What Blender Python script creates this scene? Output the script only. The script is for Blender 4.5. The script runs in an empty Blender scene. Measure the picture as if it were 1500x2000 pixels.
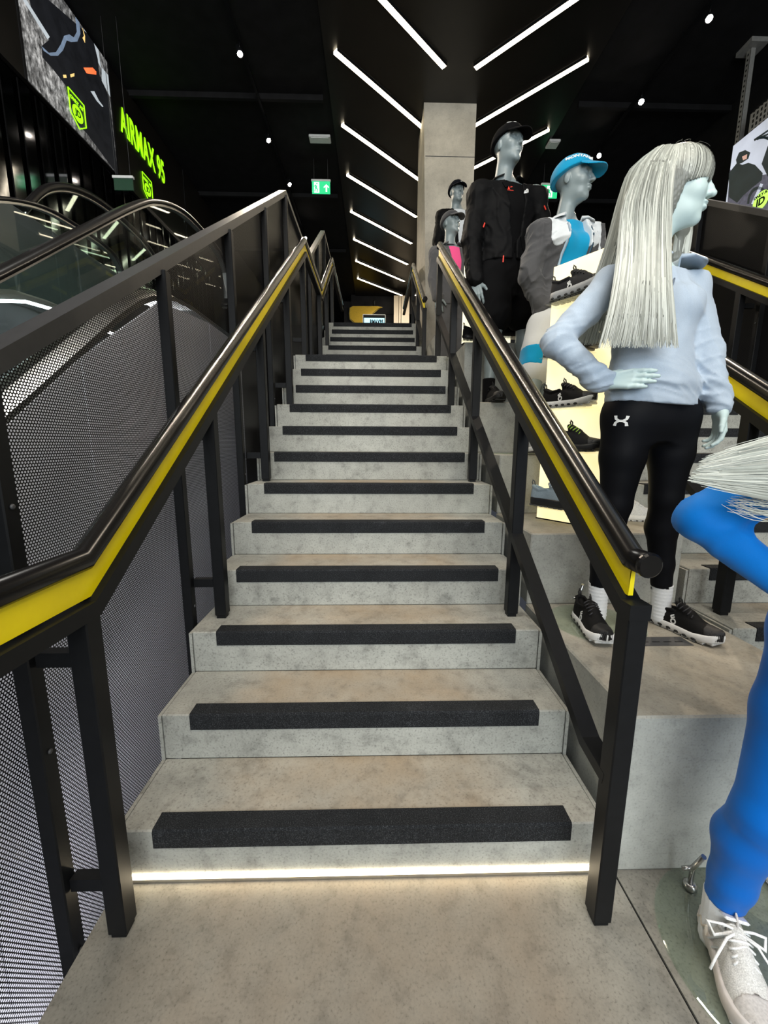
import bpy, math, random
import numpy as np
from mathutils import Vector, Matrix

random.seed(7)
SC = bpy.context.scene
COL = SC.collection

# ---------------------------------------------------------------- camera
CAM = np.array([0.0288, -1.0101, 1.2905])
FPX, PITCH, YAW, ROLL = 785.0, -0.1707, -0.0242, 0.0045
_cp, _sp, _cy, _sy = math.cos(PITCH), math.sin(PITCH), math.cos(YAW), math.sin(YAW)
_F = np.array([-_sy * _cp, _cy * _cp, _sp])
_R0 = np.array([_cy, _sy, 0.0])
_U0 = np.cross(_R0, _F)
_R = math.cos(ROLL) * _R0 + math.sin(ROLL) * _U0
_U = -math.sin(ROLL) * _R0 + math.cos(ROLL) * _U0
camd = bpy.data.cameras.new('camera')
camd.sensor_fit = 'HORIZONTAL'
camd.sensor_width = 36.0
camd.lens = FPX / 1500.0 * 36.0
camd.clip_start = 0.02
cam = bpy.data.objects.new('camera', camd)
COL.objects.link(cam)
cam.matrix_world = Matrix(((_R[0], _U[0], -_F[0], CAM[0]), (_R[1], _U[1], -_F[1], CAM[1]),
                           (_R[2], _U[2], -_F[2], CAM[2]), (0, 0, 0, 1)))
SC.camera = cam


def at(x, y, Y):
    """photo pixel (1500x2000 frame) and depth Y -> point in the room"""
    d = _F + _R * (x - 750) / FPX - _U * (y - 1000) / FPX
    return CAM + d * (Y - CAM[1]) / d[1]


# ---------------------------------------------------------------- world, light, exposure
W = bpy.data.worlds.new('world')
SC.world = W
W.use_nodes = True
_bg = W.node_tree.nodes['Background']
_bg.inputs[0].default_value = (0.75, 0.82, 1.0, 1)
_bg.inputs[1].default_value = 0.035


def area_light(name, loc, target, sx, sy, power, color):
    l = bpy.data.lights.new(name, 'AREA')
    l.shape = 'RECTANGLE'
    l.size, l.size_y, l.energy, l.color = sx, sy, power, color
    o = bpy.data.objects.new(name, l)
    COL.objects.link(o)
    o.location = loc
    o.rotation_euler = (Vector(target) - Vector(loc)).to_track_quat('-Z', 'Y').to_euler()
    return o


# added area lamp behind the camera, standing in for assumed shop front daylight
area_light('assumed_front_light', (0.6, -6.5, 2.9), (1.0, 1.5, 1.3), 6.5, 3.6, 330, (0.90, 0.97, 1.0))
# added unseen lamp over the hall before the stairs, as assumed ceiling lighting
area_light('assumed_hall_light', (0.9, -2.4, 5.4), (0.9, -0.2, 0.3), 3.5, 2.2, 120, (1.0, 0.90, 0.76))
# added fill low in the escalator well, brightens the cladding behind the screen
area_light('cladding_fill_light', (-1.08, 0.0, -1.42), (-1.25, 0.0, 0.0), 0.25, 5.0, 62, (0.95, 0.95, 1.0))
# added fill above the escalators, brightens the deck and the grey edge wall
area_light('escalator_fill_light', (-1.3, 0.6, 5.8), (-2.5, 2.0, 2.3), 0.8, 2.5, 110, (1.0, 0.97, 0.90))

VS = SC.view_settings
VS.view_transform = 'Standard'
VS.look = 'None'
VS.exposure = 0.62
VS.gamma = 1.0
VS.use_curve_mapping = False

# ---------------------------------------------------------------- object helpers


def link(o, parent=None):
    COL.objects.link(o)
    if parent is not None:
        o.parent = parent
        o.matrix_parent_inverse = ABSINV.get(parent.name, parent.matrix_world.inverted())
    return o


ABSINV = {}


def tag(o, label=None, cat=None, group=None, kind=None):
    if label: o['label'] = label
    if cat: o['category'] = cat
    if group: o['group'] = group
    if kind: o['kind'] = kind
    return o


def thing(name, label, cat, loc=(0, 0, 0), group=None, kind=None):
    o = bpy.data.objects.new(name, None)
    o.empty_display_size = 0.1
    o.location = loc
    COL.objects.link(o)
    ABSINV[o.name] = Matrix.Translation(Vector(loc)).inverted()
    return tag(o, label, cat, group, kind)


def mesh_obj(name, me, mat=None, parent=None, loc=None):
    o = bpy.data.objects.new(name, me)
    if mat is not None and len(me.materials) == 0:
        for m in (mat if isinstance(mat, (list, tuple)) else [mat]):
            me.materials.append(m)
    if loc is not None:
        o.location = loc
    link(o, parent)
    if parent is not None and parent.type == 'MESH':
        # sub-part: parent mesh may carry a location
        o.matrix_parent_inverse = (Matrix.Translation(parent.location)).inverted()
    return o


class MB:
    """collects shapes into one mesh"""

    def __init__(s):
        s.v, s.f, s.mi, s.sm = [], [], [], []

    def add(s, vs, fs, mi=0, smooth=False):
        b = len(s.v)
        s.v += [tuple(map(float, p)) for p in vs]
        s.f += [tuple(b + i for i in f) for f in fs]
        s.mi += [mi] * len(fs)
        s.sm += [smooth] * len(fs)
        return s

    def box(s, lo, hi, mi=0, bev=0.0):
        x0, y0, z0 = lo
        x1, y1, z1 = hi
        if bev <= 0:
            vs = [(x0, y0, z0), (x1, y0, z0), (x1, y1, z0), (x0, y1, z0), (x0, y0, z1), (x1, y0, z1), (x1, y1, z1), (x0, y1, z1)]
            fs = [(0, 3, 2, 1), (4, 5, 6, 7), (0, 1, 5, 4), (1, 2, 6, 5), (2, 3, 7, 6), (3, 0, 4, 7)]
            return s.add(vs, fs, mi)
        b = bev
        vs, fs = [], []
        # chamfered box: 24 verts
        idx = {}
        for ix, X in enumerate((x0, x1)):
            for iy, Y in enumerate((y0, y1)):
                for iz, Z in enumerate((z0, z1)):
                    sx, sy, sz = (1 if ix == 0 else -1), (1 if iy == 0 else -1), (1 if iz == 0 else -1)
                    for a in range(3):
                        p = [X + sx * b, Y + sy * b, Z + sz * b]
                        p[a] = (X, Y, Z)[a]
                        idx[(ix, iy, iz, a)] = len(vs)
                        vs.append(p)
        g = lambda c, a: idx[(c[0], c[1], c[2], a)]
        for a in range(3):
            o1, o2 = [(1, 2), (2, 0), (0, 1)][a]
            for sd in (0, 1):
                q = []
                for (i, j) in ((0, 0), (1, 0), (1, 1), (0, 1)):
                    c = [0, 0, 0]
                    c[a], c[o1], c[o2] = sd, i, j
                    q.append(g(c, a))
                fs.append(tuple(q if sd else q[::-1]))
        for a in range(3):
            o1, o2 = [(1, 2), (2, 0), (0, 1)][a]
            for i in (0, 1):
                for j in (0, 1):
                    c0, c1 = [0, 0, 0], [0, 0, 0]
                    c0[a], c1[a] = 0, 1
                    c0[o1] = c1[o1] = i
                    c0[o2] = c1[o2] = j
                    q = (g(c0, o1), g(c1, o1), g(c1, o2), g(c0, o2))
                    fs.append(q if (i == j) else q[::-1])
        for ix in (0, 1):
            for iy in (0, 1):
                for iz in (0, 1):
                    q = (g((ix, iy, iz), 0), g((ix, iy, iz), 1), g((ix, iy, iz), 2))
                    fs.append(q if (ix + iy + iz) % 2 else q[::-1])
        return s.add(vs, fs, mi)

    def prism(s, poly, axis, a0, a1, mi=0):
        """extrude a 2-D polygon along axis (0,1,2); poly coords are the other two axes in order"""
        n = len(poly)
        o = [i for i in range(3) if i != axis]
        vs = []
        for a in (a0, a1):
            for p in poly:
                q = [0, 0, 0]
                q[axis] = a
                q[o[0]], q[o[1]] = p
                vs.append(q)
        fs = [tuple(range(n))[::-1], tuple(range(n, 2 * n))]
        for i in range(n):
            j = (i + 1) % n
            fs.append((i, j, n + j, n + i))
        return s.add(vs, fs, mi)

    def sweep(s, pts, prof, up=(0, 0, 1), mi=0, closed_ends=True, smooth=False, rads=None):
        """sweep a closed 2-D profile [(side, up)] along pts"""
        pts = [Vector(p) for p in pts]
        n, m = len(pts), len(prof)
        up = Vector(up)
        vs, fs = [], []
        for i, p in enumerate(pts):
            a = (pts[i] - pts[i - 1]).normalized() if i > 0 else (pts[1] - pts[0]).normalized()
            b = (pts[i + 1] - pts[i]).normalized() if i < n - 1 else a
            t = (a + b).normalized()
            sc = 1.0 / max(0.35, t.dot(a))
            side = t.cross(up)
            if side.length < 1e-4:
                side = t.cross(Vector((0, 1, 0)))
            side.normalize()
            u = side.cross(t).normalized()
            r = rads[i] if rads else 1.0
            # mitre stretch lies in the plane of the bend
            bend = (b - a)
            for (x, y) in prof:
                q = side * x * r + u * y * r
                if bend.length > 1e-5:
                    bn = (bend - t * bend.dot(t)).normalized()
                    q = q + bn * q.dot(bn) * (sc - 1)
                vs.append(p + q)
        for i in range(n - 1):
            for j in range(m):
                k = (j + 1) % m
                fs.append((i * m + j, i * m + k, (i + 1) * m + k, (i + 1) * m + j))
        sm0 = len(s.sm)
        s.add(vs, fs, mi, smooth)
        if closed_ends:
            b = len(s.v) - n * m
            s.f += [tuple(b + j for j in range(m))[::-1], tuple(b + (n - 1) * m + j for j in range(m))]
            s.mi += [mi, mi]
            s.sm += [False, False]
        return s

    def tube(s, pts, r, seg=10, mi=0, rads=None, up=(0, 0, 1)):
        prof = [(math.cos(2 * math.pi * k / seg) * r, math.sin(2 * math.pi * k / seg) * r) for k in range(seg)]
        return s.sweep(pts, prof, up, mi, True, True, rads)

    def bar(s, a, b, w, h, up=(0, 0, 1), mi=0):
        return s.sweep([a, b], [(-w / 2, -h / 2), (w / 2, -h / 2), (w / 2, h / 2), (-w / 2, h / 2)], up, mi)

    def lathe(s, prof, c=(0, 0, 0), seg=24, mi=0, smooth=True, M=None):
        vs, fs = [], []
        for (r, z) in prof:
            for k in range(seg):
                a = 2 * math.pi * k / seg
                vs.append(Vector((r * math.cos(a), r * math.sin(a), z)))
        if M is not None:
            vs = [M @ v for v in vs]
        vs = [v + Vector(c) for v in vs]
        n = len(prof)
        for i in range(n - 1):
            for k in range(seg):
                j = (k + 1) % seg
                fs.append((i * seg + k, i * seg + j, (i + 1) * seg + j, (i + 1) * seg + k))
        s.add(vs, fs, mi, smooth)
        b = len(s.v) - n * seg
        s.f += [tuple(b + k for k in range(seg))[::-1], tuple(b + (n - 1) * seg + k for k in range(seg))]
        s.mi += [mi, mi]
        s.sm += [False, False]
        return s

    def mesh(s, name):
        me = bpy.data.meshes.new(name)
        me.from_pydata(s.v, [], s.f)
        if any(s.mi):
            me.polygons.foreach_set('material_index', s.mi)
        if any(s.sm):
            me.polygons.foreach_set('use_smooth', s.sm)
        me.update()
        return me

    def build(s, name, mat, parent=None, loc=None):
        return mesh_obj(name, s.mesh(name), mat, parent, loc)


# ---------------------------------------------------------------- materials
def _nt(name):
    m = bpy.data.materials.new(name)
    m.use_nodes = True
    nt = m.node_tree
    return m, nt, nt.nodes['Principled BSDF']


def _nd(nt, typ, **kw):
    n = nt.nodes.new(typ)
    for k, v in kw.items():
        if k.startswith('i_'):
            n.inputs[k[2:].replace('_', ' ')].default_value = v
        else:
            setattr(n, k, v)
    return n


def _noise(nt, scale, detail=4.0, rough=0.55, coord='Object', stretch=None, world=False):
    tc = _nd(nt, 'ShaderNodeTexCoord')
    if world:
        tc, coord = _nd(nt, 'ShaderNodeNewGeometry'), 'Position'
    n = _nd(nt, 'ShaderNodeTexNoise')
    n.inputs['Scale'].default_value = scale
    n.inputs['Detail'].default_value = detail
    n.inputs['Roughness'].default_value = rough
    if stretch:
        mp = _nd(nt, 'ShaderNodeMapping')
        mp.inputs['Scale'].default_value = stretch
        nt.links.new(tc.outputs[coord], mp.inputs[0])
        nt.links.new(mp.outputs[0], n.inputs['Vector'])
    else:
        nt.links.new(tc.outputs[coord], n.inputs['Vector'])
    return n


def _ramp(nt, src, stops):
    r = _nd(nt, 'ShaderNodeValToRGB')
    els = r.color_ramp.elements
    while len(els) < len(stops):
        els.new(0.5)
    for e, (p, c) in zip(els, stops):
        e.position = p
        e.color = (c[0], c[1], c[2], 1) if not isinstance(c, (int, float)) else (c, c, c, 1)
    nt.links.new(src, r.inputs[0])
    return r


def _mix(nt, fac, a, b, blend='MIX'):
    m = _nd(nt, 'ShaderNodeMix', data_type='RGBA', blend_type=blend)
    for sock, val in ((m.inputs[0], fac), (m.inputs[6], a), (m.inputs[7], b)):
        if hasattr(val, 'is_output'):
            nt.links.new(val, sock)
        elif isinstance(val, (int, float)):
            sock.default_value = val
        else:
            sock.default_value = (val[0], val[1], val[2], 1)
    return m.outputs[2]


def _bump(nt, src, bsdf, strength, dist=0.01):
    b = _nd(nt, 'ShaderNodeBump')
    b.inputs['Strength'].default_value = strength
    b.inputs['Distance'].default_value = dist
    nt.links.new(src, b.inputs['Height'])
    nt.links.new(b.outputs[0], bsdf.inputs['Normal'])
    return b


def srgb(r, g, b):
    f = lambda c: (c / 255 / 12.92) if c / 255 <= 0.04045 else ((c / 255 + 0.055) / 1.055) ** 2.4
    return (f(r), f(g), f(b))


MATS = {}


def mat(name, col, rough=0.5, metal=0.0, var=0.12, scale=30.0, bump=0.0, stretch=None, spec=0.5, sheen=0.0, coat=0.0, detail=4.0):
    """plain coloured material with procedural variation"""
    if name in MATS:
        return MATS[name]
    m, nt, p = _nt(name)
    n = _noise(nt, scale, detail, stretch=stretch)
    lo = tuple(c * (1 - var) for c in col)
    hi = tuple(min(1, c * (1 + var)) for c in col)
    r = _ramp(nt, n.outputs[0], [(0.3, lo), (0.7, hi)])
    nt.links.new(r.outputs[0], p.inputs['Base Color'])
    p.inputs['Roughness'].default_value = rough
    p.inputs['Metallic'].default_value = metal
    p.inputs['Specular IOR Level'].default_value = spec
    if sheen:
        p.inputs['Sheen Weight'].default_value = sheen
    if coat:
        p.inputs['Coat Weight'].default_value = coat
        p.inputs['Coat Roughness'].default_value = 0.08
    if bump:
        _bump(nt, n.outputs[0], p, bump)
    MATS[name] = m
    return m


def emit(name, col, strength, var=0.0, scale=4.0):
    if name in MATS:
        return MATS[name]
    m, nt, p = _nt(name)
    p.inputs['Base Color'].default_value = (*[min(1, c) for c in col], 1)
    p.inputs['Roughness'].default_value = 0.4
    p.inputs['Emission Strength'].default_value = strength
    if var:
        n = _noise(nt, scale)
        r = _ramp(nt, n.outputs[0], [(0.3, tuple(c * (1 - var) for c in col)), (0.7, col)])
        nt.links.new(r.outputs[0], p.inputs['Emission Color'])
    else:
        p.inputs['Emission Color'].default_value = (*col, 1)
    MATS[name] = m
    return m


def concrete(name, base, dust, fine=1.0, dustamt=0.8, lane=None):
    """cast concrete; walked-on (upward) faces carry brownish dirt"""
    m, nt, p = _nt(name)
    big = _noise(nt, 2.3, 6, 0.6, world=True)
    mid = _noise(nt, 14, 8, 0.65, world=True)
    sm = _noise(nt, 140, 3, 0.6, world=True)
    c1 = _ramp(nt, big.outputs[0], [(0.32, tuple(c * 0.80 for c in base)), (0.68, tuple(min(1, c * 1.16) for c in base))])
    c2 = _ramp(nt, mid.outputs[0], [(0.30, 0.62), (0.47, 0.97), (0.72, 1.12)])
    c = _mix(nt, min(1, 0.75 * fine), c1.outputs[0], c2.outputs[0], 'MULTIPLY')
    c3 = _ramp(nt, sm.outputs[0], [(0.28, 0.50), (0.44, 0.98), (0.75, 1.12)])
    c = _mix(nt, min(1, 0.75 * fine), c, c3.outputs[0], 'MULTIPLY')
    g = _nd(nt, 'ShaderNodeNewGeometry')
    sx = _nd(nt, 'ShaderNodeSeparateXYZ')
    nt.links.new(g.outputs['True Normal'], sx.inputs[0])
    dn = _noise(nt, 3.1, 5, 0.6, world=True)
    mr = _nd(nt, 'ShaderNodeMath', operation='MULTIPLY')
    nt.links.new(sx.outputs[2], mr.inputs[0])
    dr = _ramp(nt, dn.outputs[0], [(0.25, 0.25), (0.7, 1.0)])
    nt.links.new(dr.outputs[0], mr.inputs[1])
    m2 = _nd(nt, 'ShaderNodeMath', operation='MULTIPLY', use_clamp=True)
    nt.links.new(mr.outputs[0], m2.inputs[0])
    m2.inputs[1].default_value = dustamt
    if lane:
        # walked-on lane: dirt is trodden in along the middle of the flight, the edges stay grey
        tco = _nd(nt, 'ShaderNodeTexCoord')
        sxo = _nd(nt, 'ShaderNodeSeparateXYZ')
        nt.links.new(tco.outputs['Object'], sxo.inputs[0])
        wob = _nd(nt, 'ShaderNodeMath', operation='MULTIPLY_ADD')
        nt.links.new(dn.outputs[0], wob.inputs[0])
        wob.inputs[1].default_value = 0.16
        nt.links.new(sxo.outputs[0], wob.inputs[2])
        ab = _nd(nt, 'ShaderNodeMath', operation='ABSOLUTE')
        sb = _nd(nt, 'ShaderNodeMath', operation='SUBTRACT')
        nt.links.new(wob.outputs[0], sb.inputs[0])
        sb.inputs[1].default_value = 0.08
        nt.links.new(sb.outputs[0], ab.inputs[0])
        lr = _ramp(nt, ab.outputs[0], [(lane - 0.10, 1.0), (lane + 0.08, 0.22)])
        m3 = _nd(nt, 'ShaderNodeMath', operation='MULTIPLY')
        nt.links.new(m2.outputs[0], m3.inputs[0])
        nt.links.new(lr.outputs[0], m3.inputs[1])
        m2 = m3
    d = _mix(nt, 0.7, dust, c2.outputs[0], 'MULTIPLY')
    d = _mix(nt, 0.5, d, c3.outputs[0], 'MULTIPLY')
    c = _mix(nt, m2.outputs[0], c, d)
    # fine hairline cracks and stains
    vo = _nd(nt, 'ShaderNodeTexVoronoi', feature='DISTANCE_TO_EDGE')
    vo.inputs['Scale'].default_value = 1.7
    tc = _nd(nt, 'ShaderNodeNewGeometry')
    dist = _nd(nt, 'ShaderNodeMix', data_type='RGBA')
    dist.inputs[0].default_value = 0.12
    nt.links.new(tc.outputs['Position'], dist.inputs[6])
    nt.links.new(big.outputs['Color'], dist.inputs[7])
    nt.links.new(dist.outputs[2], vo.inputs['Vector'])
    cr = _ramp(nt, vo.outputs[0], [(0.0, 0.80), (0.006, 1.0)])
    c = _mix(nt, 0.15, c, cr.outputs[0], 'MULTIPLY')
    nt.links.new(c, p.inputs['Base Color'])
    p.inputs['Roughness'].default_value = 0.72
    p.inputs['Specular IOR Level'].default_value = 0.35
    _bump(nt, mid.outputs[0], p, 0.12, 0.006)
    return m


def perforated(name, col, pitch, hole, rough=0.35):
    """black sheet metal punched with staggered round holes"""
    m, nt, p = _nt(name)
    p.inputs['Base Color'].default_value = (*col, 1)
    p.inputs['Specular IOR Level'].default_value = 0.25
    p.inputs['Roughness'].default_value = rough
    tc = _nd(nt, 'ShaderNodeTexCoord')
    sx = _nd(nt, 'ShaderNodeSeparateXYZ')
    nt.links.new(tc.outputs['Object'], sx.inputs[0])

    def math_(op, a, b=None):
        n = _nd(nt, 'ShaderNodeMath', operation=op)
        for i, v in enumerate((a, b)):
            if v is None:
                continue
            if hasattr(v, 'is_output'):
                nt.links.new(v, n.inputs[i])
            else:
                n.inputs[i].default_value = v
        return n.outputs[0]

    rowh = pitch * 0.8660254
    y = math_('DIVIDE', sx.outputs[1], pitch)
    z = math_('DIVIDE', sx.outputs[2], rowh)
    row = math_('FLOOR', z)
    odd = math_('MULTIPLY', math_('MODULO', math_('ADD', row, 1000.0), 2.0), 0.5)
    u = math_('SUBTRACT', math_('FRACT', math_('ADD', math_('ADD', y, odd), 1000.0)), 0.5)
    v = math_('MULTIPLY', math_('SUBTRACT', math_('FRACT', math_('ADD', z, 1000.0)), 0.5), 0.8660254)
    r2 = math_('ADD', math_('MULTIPLY', u, u), math_('MULTIPLY', v, v))
    inside = math_('LESS_THAN', r2, (hole / pitch / 2) ** 2)
    tr = _nd(nt, 'ShaderNodeBsdfTransparent')
    mx = _nd(nt, 'ShaderNodeMixShader')
    nt.links.new(inside, mx.inputs[0])
    nt.links.new(p.outputs[0], mx.inputs[1])
    nt.links.new(tr.outputs[0], mx.inputs[2])
    out = nt.nodes['Material Output']
    nt.links.new(mx.outputs[0], out.inputs[0])
    return m


def glass(name, col, rough=0.02, mixv=0.85):
    m, nt, p = _nt(name)
    tr = _nd(nt, 'ShaderNodeBsdfTransparent')
    tr.inputs[0].default_value = (*col, 1)
    gl = _nd(nt, 'ShaderNodeBsdfGlossy')
    gl.inputs['Roughness'].default_value = rough
    fr = _nd(nt, 'ShaderNodeFresnel')
    fr.inputs[0].default_value = 1.5
    n = _noise(nt, 3.0)
    r = _ramp(nt, n.outputs[0], [(0.3, 0.9), (0.7, 1.0)])
    c = _mix(nt, 1.0, (0.95, 0.98, 0.97), r.outputs[0], 'MULTIPLY')
    nt.links.new(c, gl.inputs[0])
    ad = _nd(nt, 'ShaderNodeMath', operation='ADD', use_clamp=True)
    nt.links.new(fr.outputs[0], ad.inputs[0])
    ad.inputs[1].default_value = 1 - mixv
    # reflect on the outer faces only
    ge = _nd(nt, 'ShaderNodeNewGeometry')
    iv = _nd(nt, 'ShaderNodeMath', operation='SUBTRACT')
    iv.inputs[0].default_value = 1.0
    nt.links.new(ge.outputs['Backfacing'], iv.inputs[1])
    fm = _nd(nt, 'ShaderNodeMath', operation='MULTIPLY')
    nt.links.new(ad.outputs[0], fm.inputs[0])
    nt.links.new(iv.outputs[0], fm.inputs[1])
    mx = _nd(nt, 'ShaderNodeMixShader')
    nt.links.new(fm.outputs[0], mx.inputs[0])
    nt.links.new(tr.outputs[0], mx.inputs[1])
    nt.links.new(gl.outputs[0], mx.inputs[2])
    nt.links.new(mx.outputs[0], nt.nodes['Material Output'].inputs[0])
    return m


M_CONC = concrete('cast_concrete', (0.36, 0.365, 0.335), (0.33, 0.262, 0.185), fine=1.25, dustamt=1.0, lane=0.46)
M_FLOORC = concrete('floor_concrete', (0.23, 0.225, 0.20), (0.235, 0.195, 0.15), fine=1.25, dustamt=0.9, lane=0.55)
M_TIERC = concrete('tier_concrete', (0.36, 0.365, 0.335), (0.37, 0.31, 0.23), fine=0.8)
M_COLC = concrete('column_concrete', (0.56, 0.52, 0.44), (0.5, 0.46, 0.4), fine=0.5)
M_STRIP, _n, _p = _nt('antislip_grit')
_a = _noise(_n, 330, 2, 0.7, world=True)
_b = _noise(_n, 9, 5, 0.65, world=True)
_r = _ramp(_n, _a.outputs[0], [(0.40, (0.006, 0.0065, 0.008)), (0.56, (0.018, 0.020, 0.023)), (0.72, (0.075, 0.080, 0.085))])
_q = _ramp(_n, _b.outputs[0], [(0.3, 0.7), (0.62, 1.0), (0.75, 1.9)])
_n.links.new(_mix(_n, 1.0, _r.outputs[0], _q.outputs[0], 'MULTIPLY'), _p.inputs['Base Color'])
_p.inputs['Roughness'].default_value = 0.85
_p.inputs['Specular IOR Level'].default_value = 0.25
_bump(_n, _a.outputs[0], _p, 0.5, 0.003)
M_BLKMET = mat('black_powder_coat', (0.0055, 0.006, 0.007), 0.45, 0.0, var=0.15, scale=40, spec=0.22)
M_RAIL = mat('black_gloss_rail', (0.006, 0.0055, 0.0055), 0.24, 0.0, var=0.1, scale=30, spec=0.3)
M_YEL = mat('yellow_paint', srgb(252, 226, 4), 0.42, var=0.06, scale=12)
M_BLACK = mat('black_ceiling', (0.008, 0.008, 0.009), 0.75, var=0.3, scale=6, spec=0.2)
M_PANEL = mat('satin_black_panel', (0.009, 0.008, 0.007), 0.38, var=0.2, scale=3, spec=0.4)
M_DGREY = mat('dark_grey_panel', (0.055, 0.056, 0.06), 0.6, var=0.12, scale=5)
M_STEEL = mat('brushed_steel', (0.55, 0.55, 0.54), 0.28, 1.0, var=0.08, scale=60, stretch=(1, 1, 20))
M_CLAD = mat('pale_cladding', (0.62, 0.63, 0.68), 0.45, 0.0, var=0.06, scale=3)
M_PERF = perforated('perforated_black_steel', (0.005, 0.005, 0.006), 0.0085, 0.0056)
M_GLASS = glass('clear_glass', (0.90, 0.97, 0.95), 0.02, 0.95)
M_LED = emit('led_diffuser', (1.0, 0.87, 0.63), 6.5)
M_LEDW = emit('led_floor_strip', (1.0, 0.84, 0.58), 11.0)
M_SPOT = emit('spot_lens', (1.0, 0.90, 0.76), 60.0)
M_GREEN = emit('exit_green', (0.02, 0.42, 0.16), 1.0)
M_WHITEPL = mat('white_plastic', (0.72, 0.74, 0.74), 0.5, var=0.04)
M_LIME = emit('lime_print', srgb(150, 240, 20), 0.9)
# ================================================================ the setting
RISE, GO, SW = 0.175, 0.27, 0.715
CEIL = 6.11
DX = 2.26                       # the second staircase mirrors the first about X = 1.13


def structure(name, mb, m, parent=None):
    o = mb.build(name, m, parent)
    o['kind'] = 'structure'
    return o


mb = MB()
mb.box((-0.727, -9.0, -0.12), (0.758, 0.0, 0.0))
fl = structure('floor', mb, M_FLOORC)
mb = MB()
mb.box((0.764, -9.0, -0.12), (5.2, 0.3, 0.0))
mb.build('floor_slab', M_FLOORC, fl)
mb = MB()
mb.box((0.756, -9.0, -0.12), (0.766, 0.0, -0.006))
mb.build('floor_joint', M_BLKMET, fl)
mb = MB()
mb.box((-3.4, -9.0, -1.6), (-0.727, 9.0, -1.5))
mb.build('floor_slab', M_DGREY, fl)
# upper floor behind the second flight, and the floor edge beyond the escalators
mb = MB()
mb.box((-0.75, 5.745 + GO, 2.85), (3.1, 16.0, 3.15))
mb.build('floor_slab', M_FLOORC, fl)

mb = MB()
mb.box((-3.8, -9.0, CEIL + 0.02), (6.2, 18.0, CEIL + 0.2))
cl = structure('ceiling', mb, M_BLACK)
mb = MB()
mb.box((-0.60, 2.2, CEIL - 0.012), (2.86, 13.4, CEIL + 0.03))
mb.build('panel', M_PANEL, cl)
for k, yy in enumerate((3.3, 5.6, 7.9, 10.2)):
    for sx in (-1, 1):
        a = MB()
        x0, x1 = (-3.6, -0.70) if sx < 0 else (2.96, 6.0)
        a.box((x0, yy, CEIL - 0.05), (x1, yy + 0.05, CEIL + 0.03))
        a.build('ceiling_batten', M_BLACK, cl)

mb = MB()
mb.box((-3.7, -9.0, -1.6), (-3.5, 18.0, CEIL + 0.1))
wl = structure('wall_left', mb, M_PANEL)
mb = MB()
mb.box((5.2, -9.0, -0.1), (5.4, 18.0, CEIL + 0.1))
wr = structure('wall_right', mb, M_BLACK)
mb = MB()
mb.box((-3.7, 17.0, -0.1), (5.4, 17.2, CEIL + 0.1))
wb = structure('wall_back', mb, M_BLACK)
# shop front wall behind the photographer has no opening; the added front lamp stands inside the room
mb = MB()
mb.box((-3.7, -9.2, -1.6), (5.4, -9.0, CEIL + 0.1))
structure('wall_front', mb, M_DGREY)
# upper storey edge seen over the escalators
mb = MB()
mb.box((-3.44, -0.6, -1.5), (-2.70, 6.4, 3.05), bev=0.01)
structure('trim_1', mb, M_DGREY)
mb = MB()
mb.box((-0.75, 13.4, 5.55), (3.0, 13.7, CEIL + 0.03))
structure('trim_2', mb, M_BLACK)

# vertical gloss slats of the black wall beyond the escalators
M_GLOSSBLK = mat('gloss_black_slat', (0.16, 0.16, 0.17), 0.07, 1.0, var=0.25, scale=9)
for k in range(26):
    a = MB()
    y0 = 3.0 + k * 0.21
    a.box((-3.5, y0, 3.05), (-3.44, y0 + 0.15, 4.78), bev=0.008)
    a.build('slat', M_GLOSSBLK, wl)


# ---------------------------------------------------------------- staircases
def step_meshes():
    a = MB()
    a.box((-SW, 0, -RISE), (SW, GO + 0.005, 0), bev=0.004)
    st = a.mesh('step')
    # L-shaped grit strip over the nosing, slightly proud
    W_ = 0.617
    t = 0.004
    prof = [(-t, -0.057), (-t, -0.004), (0.0, t), (0.056, t), (0.056, 0.0), (0.004, 0.0), (0.0, -0.004), (0.0, -0.057)]
    b = MB()
    b.prism(prof, 0, -W_, W_)
    # slightly uneven trimmed ends
    return st, b.mesh('antislip_strip')


ME_STEP, ME_STRIP = step_meshes()
ME_STEP.materials.append(M_CONC)
ME_STRIP.materials.append(M_STRIP)


def zigzag(ys, tops, ylast, drop, back):
    """side outline of a flight: list of (y, z)"""
    p = []
    for y, z in zip(ys, tops):
        p += [(y + back, z - RISE - drop), (y + back, z - drop)]
    p.append((ylast, tops[-1] - drop))
    p.append((ylast, tops[-1] - drop - 0.30))
    p.append((ys[0] + back + 0.25, tops[0] - RISE - drop - 0.02))
    return p


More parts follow.
